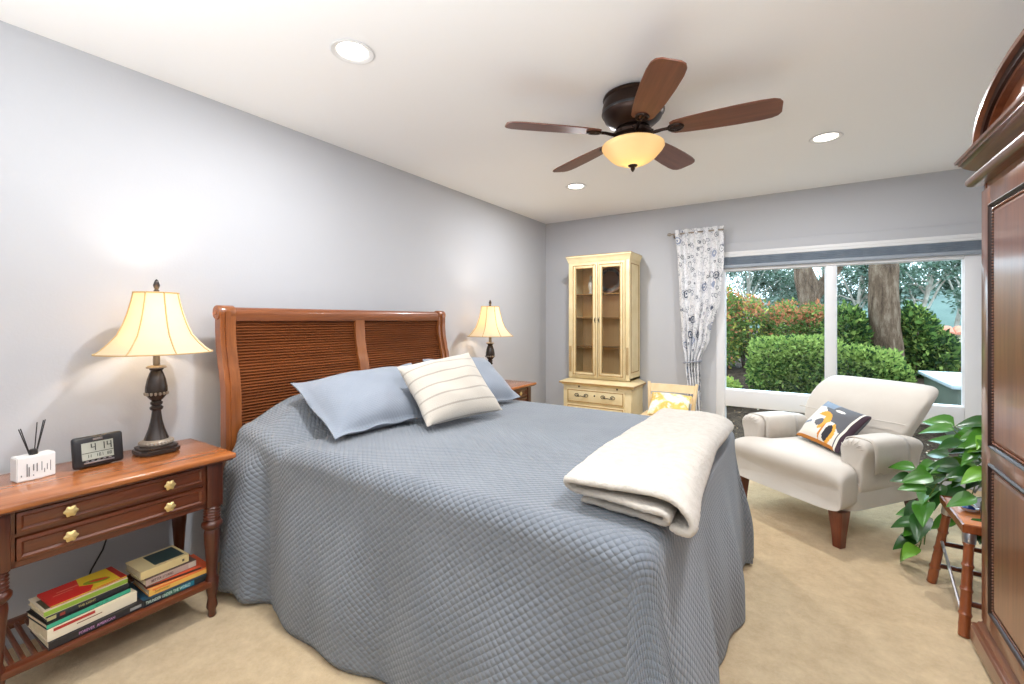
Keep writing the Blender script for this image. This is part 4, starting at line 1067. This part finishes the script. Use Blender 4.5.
b = BM(); p, q = Vector(lerp(corners[0], .55)), Vector(lerp(corners[1], .12)); tube(b, [p, p*.5+q*.5, q], .0065, 8)
obj('brace', b, m_chrome, stl)
# tray, pot, plant, jar, on the stand
ty_ = thing('serving_tray', 'round silver tray on the bamboo stand under the plant pot', 'tray', (3.36, 2.865, TZ+.005))
b = BM(); lathe(b, [(0, 0), (.12, 0), (.135, .004), (.150, .014), (.152, .017), (.148, .018), (.133, .008), (.118, .004), (0, .004)], 48); obj('dish', b, m_chrome, ty_)
pot = thing('potted_pothos', 'green trailing pothos in a dark pot on the stand between armchair and armoire', 'plant', (3.37, 2.90, TZ+.010))
b = BM(); lathe(b, [(0, 0), (.070, 0), (.076, .006), (.098, .12), (.104, .125), (.104, .142), (.096, .142), (.09, .12), (0, .118)], 36); obj('pot', b, mat('dark_glazed_pot', (44, 38, 38), .25), pot)
b = BM(); lathe(b, [(0, .118), (.092, .118), (.090, .124), (.05, .130), (0, .128)], 24); obj('soil', b, noisy('potting_soil', (40, 30, 24), (62, 48, 38), 60, 1, .8, 80, .01), pot)
m_leaf = [mat('pothos_green', (62, 118, 30), .32), mat('pothos_deep_green', (36, 82, 26), .32), mat('pothos_light_green', (104, 156, 46), .35), mat('pothos_yellowed_leaf', (212, 158, 60), .5)]
def leaf(b, p, d, up, L_, W_, mi):
    d = Vector(d).normalized(); up = Vector(up); side = d.cross(up).normalized(); up = side.cross(d).normalized()
    n_ = 8; rows = []
    for i in range(n_+1):
        f = i/n_; wv_ = W_*(math.sin(PI*min(1, f**.62))**.85)*(1-.25*f) if 0 < f < 1 else 0
        back_ = -.10*L_*math.sin(PI*f) if f < .3 else 0
        c = Vector(p) + d*(f*L_) + up*(-.22*L_*f*f)
        row = [c + side*(wv_*s) + up*(.18*wv_*abs(s)*2) + d*(-.10*L_*abs(s) if f < .35 else 0) for s in (-.5, -.25, 0, .25, .5)]
        rows.append([b.verts.new(q) for q in row])
    for a, c in zip(rows, rows[1:]):
        for k in range(4):
            fc = b.faces.new((a[k], a[k+1], c[k+1], c[k])); fc.material_index = mi
random.seed(21)
b = BM(); st = BM()
def vine(pts, leaves, L0=.10):
    tube(st, pts, .0028, 6)
    n_ = len(pts)
    for (f, az, pitch, L_, mi) in leaves:
        k = min(n_-2, int(f*(n_-1))); q = f*(n_-1)-k; p = Vector(pts[k])*(1-q)+Vector(pts[k+1])*q
        d = Vector((math.cos(az)*math.cos(pitch), math.sin(az)*math.cos(pitch), math.sin(pitch)))
        e = p + d*.035 + Vector((0, 0, .012)); tube(st, [p, (p+e)/2+Vector((0, 0, .006)), e], .0018, 5)
        leaf(b, e, d + Vector((0, 0, -.15)), (random.uniform(-.7,-.1), random.uniform(-1.2,-.5), .9), L_, L_*.68, mi)
for i in range(72):     # crown
    a = random.uniform(0, 2*PI); r = random.uniform(.04, .23); h = random.uniform(.24, .42) - r*.36
    tip = (r*math.cos(a), r*math.sin(a), h)
    tube(st, [(.3*r*math.cos(a), .3*r*math.sin(a), .12), (.6*r*math.cos(a), .6*r*math.sin(a), h*.75), tip], .0024, 5)
    az = a + random.uniform(-.6, .6); pit = random.uniform(-.35, .15)
    d = (math.cos(az)*math.cos(pit), math.sin(az)*math.cos(pit), math.sin(pit)); leaf(b, tip, d, (random.uniform(-.5,.1), random.uniform(-.9,-.3), 1), random.uniform(.11, .165), random.uniform(.085, .115), random.choice((0, 0, 1, 1, 2)))
# trailing vines in front (toward -x, and down)
vs_ = [
 ([(-.05, .05, .13), (-.14, .10, .12), (-.22, .16, .04), (-.26, .20, -.08), (-.27, .22, -.20), (-.28, .22, -.32)], 9),
 ([(-.06, .0, .13), (-.16, .02, .14), (-.25, .06, .08), (-.29, .08, -.04), (-.30, .10, -.16), (-.31, .12, -.28), (-.32, .16, -.36)], 11),
 ([(-.04, -.05, .13), (-.12, -.10, .11), (-.15, -.16, .04), (-.16, -.20, -.03)], 3),
 ([(-.05, .07, .13), (-.12, .16, .16), (-.20, .26, .12), (-.26, .34, .04), (-.28, .38, -.05)], 7),
 ([(-.02, .08, .13), (-.04, .2, .15), (-.06, .30, .06), (-.08, .34, -.08), (-.10, .36, -.25)], 7)]
for pts, k in vs_:
    lv = []
    for i in range(k):
        lv.append(((i+.8)/(k+.3), PI + random.uniform(-1.3, 1.3), random.uniform(-.7, .1), random.uniform(.10, .15), random.choice((0, 0, 1, 1, 2))))
    vine(pts, lv)
leaf(b, (-.26, .16, .02), (-.9, .3, -.3), (0, 0, 1), .06, .045, 3)
o = obj('foliage', b, m_leaf, pot, angle=60, recalc=False); obj('vines', st, mat('vine_green', (96, 120, 50), .5), pot)
jr = thing('dark_bottle', 'small dark glass bottle on the stand next to the armoire', 'bottle', (3.225, 2.685, TZ+.004))
b = BM(); lathe(b, [(0, 0), (.026, 0), (.03, .006), (.03, .075), (.024, .09), (.014, .10), (.014, .122), (.018, .124), (.018, .138), (0, .14)], 24); obj('body', b, mat('smoked_glass', (62, 54, 52), .12), jr)
kp = thing('trinket_dish', 'small blue and white trinket dish on the edge of the bamboo stand', 'dish', (3.185, 2.80, TZ+.004))
b = BM(); lathe(b, [(0, 0), (.018, 0), (.032, .012), (.034, .016), (.030, .014), (.016, .005), (0, .005)], 28); obj('bowl', b, mat('white_porcelain', (226, 228, 232), .2), kp)
b = BM(); lathe(b, [(0, .005), (.018, .006), (.022, .012), (.012, .022), (0, .024)], 20); obj('blue_lid', b, mat('cobalt_glaze', (58, 92, 168), .2), kp)

# ================================================================== OUTSIDE
m_soil = mat('garden_soil', (92, 74, 60), 1, spec=.1); n = N(m_soil); v = n.coord()
n.base(n.ramp(n.noise(v, 9, 8, .75), [(.3, (38, 29, 23)), (.5, (62, 49, 39)), (.70, (98, 82, 68))])); n.bump(n.noise(v, 25, 6, .7), 1, .05)
def gz(x, y):
    base = -.12 + .42*sstep(4.9, 9.5, y) + .35*sstep(11, 24, y)
    return base + .03*noise.noise((x*1.3, y*1.3, 0))
b = BM(); nx, ny = 90, 90; g = []
for j in range(ny+1):
    y = YB+.16 + (60-YB)*(j/ny)**2.0
    row = []
    for i in range(nx+1):
        x = -22 + 60*i/nx; row.append(b.verts.new((x, y, gz(x, y))))
    g.append(row)
for p, q in zip(g, g[1:]):
    for i in range(nx): b.faces.new((p[i], p[i+1], q[i+1], q[i]))
o = obj('garden_ground', b, m_soil, angle=180); o['kind'] = 'structure'
# litter on the bare soil
random.seed(5); b = BM()
for i in range(500):
    x = random.uniform(1.2, 4.5); y = random.uniform(4.98, 7.2 if x < 3.8 else 6.2); s_ = random.uniform(.008, .028); a = random.uniform(0, PI)
    z = gz(x, y)+.006; c, s = math.cos(a), math.sin(a)
    vv = [b.verts.new((x+dx*c-dy*s, y+dx*s+dy*c, z+random.uniform(0, .012))) for dx, dy in ((-s_, 0), (0, -s_*.5), (s_, 0), (0, s_*.5))]
    f = b.faces.new(vv); f.material_index = random.choice((0, 1, 1))
o = obj('leaf_litter', b, [mat('pale_dry_leaf', (196, 184, 164), .9), mat('brown_dry_leaf', (128, 98, 68), .9)], recalc=False); tag(o, 'dry fallen leaves scattered on dark soil outside the window', 'leaf litter', kind='stuff')
def leafmat(nm, c): 
    m = shade_mat(nm, c, .3); return m
G = {k: leafmat('foliage_'+k, c) for k, c in dict(bright=(140, 158, 84), mid=(92, 118, 60), dark=(48, 70, 42), red=(190, 124, 88), yellow=(190, 188, 92), teal=(84, 108, 88), haze=(134, 154, 142), hazed=(104, 128, 114), olive=(120, 138, 76)).items()}  # haze and hazed: distance haze mixed into the leaf colours of far trees
m_bark = mat('grey_brown_bark', (120, 98, 82), 1, spec=.1); n = N(m_bark); v = n.coord('Object', (7, 7, 1.6))
n.base(n.ramp(n.noise(v, 1.6, 7, .75), [(.3, (58, 44, 36)), (.5, (112, 92, 76)), (.7, (160, 140, 122))])); n.bump(n.noise(v, 2.2, 6, .8), 1, .08)
m_pale = noisy('pale_eucalyptus_bark', (190, 186, 176), (150, 142, 130), 5, .9)
m_twig = mat('dark_twig', (84, 62, 50), .9)
def blobpts(blobs, n_, shell=.55, boxy=False):
    W_ = [r[0]*r[1]+r[1]*r[2]+r[0]*r[2] for c, r in blobs]; tot = sum(W_); out = []
    for (c, r), w_ in zip(blobs, W_):
        for _ in range(int(n_*w_/tot)):
            while True:
                d = Vector((random.gauss(0,1), random.gauss(0,1), random.gauss(0,1)))
                if d.length > .01: break
            d.normalize()
            if boxy: d = d/((abs(d.x)**5+abs(d.y)**5+abs(d.z)**5)**.2)
            q = random.uniform(shell, 1.0)*(1+(.08 if boxy else .16)*noise.noise(d*2.5+Vector(c)))
            out.append((Vector((c[0]+d.x*r[0]*q, c[1]+d.y*r[1]*q, c[2]+d.z*r[2]*q)), d))
    return out
def foliage(blobs, n_, size, weights, toprng=None, shell=.55, boxy=False):
    bm = BM(); keys = list(range(len(weights)))
    for p, d in blobpts(blobs, n_, shell, boxy):
        dd = (d*.6 + Vector((random.uniform(-1,1), random.uniform(-1,1), random.uniform(-.6,1)))).normalized()
        up = Vector((random.uniform(-1,1), random.uniform(-1,1), random.uniform(-1,1))).normalized()
        s_ = dd.cross(up)
        if s_.length < .05: continue
        s_.normalize(); L_ = size*random.uniform(.6, 1.3); u = s_.cross(dd)
        k = random.choices(keys, weights)[0]
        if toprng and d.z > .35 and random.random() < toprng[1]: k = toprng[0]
        vv = [bm.verts.new(p), bm.verts.new(p+dd*L_*.5+s_*L_*.27+u*L_*.06), bm.verts.new(p+dd*L_), bm.verts.new(p+dd*L_*.5-s_*L_*.27+u*L_*.06)]
        bm.faces.new(vv).material_index = k
    return bm
def shrub(name, label, cat, blobs, n_, size, mats, weights, stems=6, top=None, shell=.55, group=None):
    boxy = name == 'hedge'
    c = blobs[0][0]; zz = gz(c[0], c[1])
    t = thing(name, label, cat, (0, 0, 0), group=group)
    obj('foliage', foliage(blobs, n_, size, weights, top, shell, boxy), [G[m] for m in mats], t, recalc=False, angle=180)
    bm = BM()
    for (cc, r) in blobs:
        for k in range(stems):
            a = random.uniform(0, 2*PI); x_, y_ = cc[0]+r[0]*.3*math.cos(a), cc[1]+r[1]*.3*math.sin(a); z_ = gz(x_, y_)-.05
            tube(bm, [(x_, y_, z_), (x_+.1*r[0]*math.cos(a), y_+.1*math.sin(a), z_+(cc[2]-z_)*.6), (cc[0]+r[0]*.75*math.cos(a), cc[1]+r[1]*.75*math.sin(a), cc[2]+r[2]*.4)], [.022, .015, .006], 5)
    obj('stems', bm, m_twig, t); return t
random.seed(11)
# clipped hedge, bright green
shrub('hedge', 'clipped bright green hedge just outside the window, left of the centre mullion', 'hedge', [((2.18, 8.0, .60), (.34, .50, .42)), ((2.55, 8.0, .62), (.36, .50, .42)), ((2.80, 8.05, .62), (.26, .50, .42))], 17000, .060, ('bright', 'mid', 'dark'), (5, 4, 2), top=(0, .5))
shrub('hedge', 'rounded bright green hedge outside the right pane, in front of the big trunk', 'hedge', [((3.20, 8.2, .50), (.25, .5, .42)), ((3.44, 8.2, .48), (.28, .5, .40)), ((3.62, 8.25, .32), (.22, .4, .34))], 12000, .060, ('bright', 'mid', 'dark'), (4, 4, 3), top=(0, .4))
shrub('low_shrub', 'small bright green plant low at the left corner of the window', 'shrub', [((1.62, 7.2, .24), (.20, .3, .22))], 1400, .06, ('bright', 'yellow'), (5, 1), 4)
shrub('photinia_shrub', 'tall loose shrub with reddish tips at the left edge of the window', 'shrub', [((.9, 10.2, 1.0), (.75, .8, .85)), ((1.0, 10.4, 1.65), (.5, .6, .40)), ((1.62, 10.5, 1.15), (.45, .6, .66))], 12000, .080, ('mid', 'olive', 'yellow', 'red'), (5, 3, 2, 1), 9, top=(3, .35))
shrub('photinia_shrub', 'red-tipped green shrub below the forked tree trunk', 'shrub', [((2.30, 10.5, 1.05), (.40, .6, .62)), ((2.75, 10.6, 1.02), (.38, .6, .62))], 9000, .075, ('mid', 'bright', 'red'), (5, 3, 1), 7, top=(2, .40))
shrub('rhododendron_shrub', 'broad-leaved green shrub just right of the centre mullion', 'shrub', [((3.18, 9.9, 1.0), (.34, .5, .58))], 4500, .10, ('mid', 'dark', 'bright'), (4, 3, 2), 6)
shrub('rhododendron_shrub', 'tall dark green shrub right of the big trunk', 'shrub', [((4.18, 10.4, .95), (.32, .5, .60)), ((4.48, 10.5, .70), (.30, .5, .42))], 6500, .10, ('mid', 'dark', 'bright'), (4, 4, 2), 7)
shrub('low_shrub', 'low brownish shrub in front of the tiled wall at the right', 'shrub', [((5.15, 11.9, .50), (.50, .5, .32))], 3500, .08, ('olive', 'dark', 'red', 'yellow'), (4, 2, 2, 2), 5)
# trunks
def trunk(name, label, pts, rs, branches, m=m_bark, crown=None, seg=20, group=None):
    t = thing(name, label, 'tree', (0, 0, 0), group=group)
    bm = BM(); P = []; R_ = []
    for k in range(len(pts)-1):
        for q in range(6):
            f = q/6; P.append(Vector(pts[k]).lerp(Vector(pts[k+1]), f)); R_.append(rs[k]+(rs[k+1]-rs[k])*f)
    P.append(Vector(pts[-1])); R_.append(rs[-1]); tube(bm, P, R_, seg)
    for v_ in bm.verts:
        v_.co += Vector((noise.noise(v_.co*3), noise.noise(v_.co*3+Vector((5, 0, 0))), 0))*rs[0]*.14
    obj('trunk', bm, m, t)
    for bp, br_ in branches:
        bm = BM(); tube(bm, bp, br_, 12); obj('branch', bm, m, t)
    if crown: obj('foliage', foliage(*crown[0]), [G[k] for k in crown[1]], t, recalc=False, angle=180)
    return t
trunk('forked_tree', 'brown forked tree trunk rising above the shrubs in the left pane', [(2.72, 12.0, .2), (2.70, 12, 1.2), (2.68, 12, 1.9), (2.55, 12, 2.5), (2.4, 12, 5.0)], [.25, .21, .22, .18, .13], [([(2.72, 12, 1.75), (2.92, 12, 2.05), (3.18, 12, 2.45), (3.4, 12, 3.5)], [.13, .13, .11, .07])])
trunk('pine_tree', 'thick straight grey tree trunk standing in the middle of the right pane', [(3.78, 10.0, .1), (3.75, 10, 1.0), (3.73, 10, 1.7), (3.74, 10, 2.6), (3.78, 10, 4.6)], [.27, .232, .205, .19, .17], [([(3.78, 10, 2.7), (4.1, 10, 3.3), (4.5, 10, 4.0)], [.09, .07, .04])])
# background eucalyptus trees
random.seed(31)
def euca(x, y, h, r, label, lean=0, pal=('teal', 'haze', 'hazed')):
    t = thing('eucalyptus_tree', label, 'tree', (0, 0, 0), group='trees far behind the garden')
    bm = BM(); z0 = gz(x, y)
    tube(bm, [(x, y, z0-.1), (x+lean*.3, y, z0+h*.35), (x+lean, y, z0+h*.8)], [.06, .05, .03], 8); obj('trunk', bm, m_pale, t)
    bm = BM()
    blobs = []
    for k in range(9):
        a = random.uniform(0, 2*PI); f = random.uniform(.25, .6); px, pz = x+lean*f, z0+h*f
        ex_, ey, ez = px+r*.8*math.cos(a), y+r*.5*math.sin(a), z0+h*random.uniform(.38, .98)
        tube(bm, [(px, y, pz), ((px+ex_)/2, (y+ey)/2, (pz+ez)/2+.15), (ex_, ey, ez)], [.03, .022, .010], 6)
        blobs.append(((ex_, ey, ez), (r*random.uniform(.35, .6), r*.4, h*random.uniform(.07, .15))))
    obj('branches', bm, m_pale, t)
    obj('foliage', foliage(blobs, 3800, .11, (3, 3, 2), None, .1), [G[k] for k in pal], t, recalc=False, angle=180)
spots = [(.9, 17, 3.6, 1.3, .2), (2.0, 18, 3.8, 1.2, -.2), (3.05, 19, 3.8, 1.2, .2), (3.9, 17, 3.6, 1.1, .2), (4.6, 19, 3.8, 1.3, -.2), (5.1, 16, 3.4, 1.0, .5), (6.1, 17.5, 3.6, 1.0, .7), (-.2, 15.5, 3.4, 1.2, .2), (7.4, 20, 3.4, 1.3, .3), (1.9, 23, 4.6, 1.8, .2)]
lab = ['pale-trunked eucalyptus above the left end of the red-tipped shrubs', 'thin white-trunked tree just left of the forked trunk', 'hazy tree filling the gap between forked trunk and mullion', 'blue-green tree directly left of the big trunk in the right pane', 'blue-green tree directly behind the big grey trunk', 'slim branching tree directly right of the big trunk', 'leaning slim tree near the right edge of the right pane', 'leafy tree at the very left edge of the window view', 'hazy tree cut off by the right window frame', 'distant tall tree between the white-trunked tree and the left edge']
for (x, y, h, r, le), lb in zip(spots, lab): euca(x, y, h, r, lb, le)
# hillside, with distance haze put into its blue-green colour
b = BM(); g = []
for j in range(9):
    row = []
    for i in range(61):
        x = -30+i*1.9; f = j/8; y = 38 + 20*f
        row.append(b.verts.new((x, y, .2 + (3.0+1.0*math.sin(x*.11+.6)+1.0*noise.noise((x*.22, 1, 0)))*math.sin(f*PI/2) + .4*noise.noise((x, y, 0)))))
    g.append(row)
for p, q in zip(g, g[1:]):
    for i in range(60): b.faces.new((p[i], p[i+1], q[i+1], q[i]))
o = obj('hillside', b, noisy('haze_tinted_hill', (64, 84, 78), (78, 98, 90), .6, 1), angle=180); o['kind'] = 'structure'
# garden wall with tile cap
gw = thing('garden_wall', 'low cream garden wall capped with red roof tiles behind the shrubs', 'wall', (0, 0, 0))
b = BM(); bx(b, (5.05, 14.0, .1), (12, 14.25, .98)); obj('wall', b, noisy('cream_stucco', (208, 196, 178), (220, 210, 194), 4, .9), gw)
b = BM()
for i in range(35):
    x = 5.15+.2*i; pts = [(x+.1*math.cos(a), .07*math.sin(a)) for a in [PI*k/8 for k in range(9)]]
    loft(b, [[(u, 13.86, .97+v_) for u, v_ in pts], [(u, 14.12, 1.10+v_) for u, v_ in pts]])
    loft(b, [[(u, 14.12, 1.10+v_) for u, v_ in pts], [(u, 14.40, .97+v_) for u, v_ in pts]])
obj('tile_cap', b, noisy('terracotta_tile', (176, 104, 82), (204, 138, 112), 6, .8), gw)
# utility box
ub = thing('utility_box', 'dark green utility box with a pale flat lid outside the right pane', 'utility box', (3.86, 6.3, gz(4.3, 7)-.05))
b = BM(); bx(b, (.03, .03, 0), (.90, 1.55, .56), .01); obj('body', b, noisy('dark_green_metal', (74, 82, 70), (86, 94, 82), 3, .6), ub)
b = BM(); bx(b, (-.02, -.02, .56), (.95, 1.62, .60), .008); obj('lid', b, noisy('pale_grey_lid', (150, 160, 164), (162, 172, 176), 3, .6), ub)
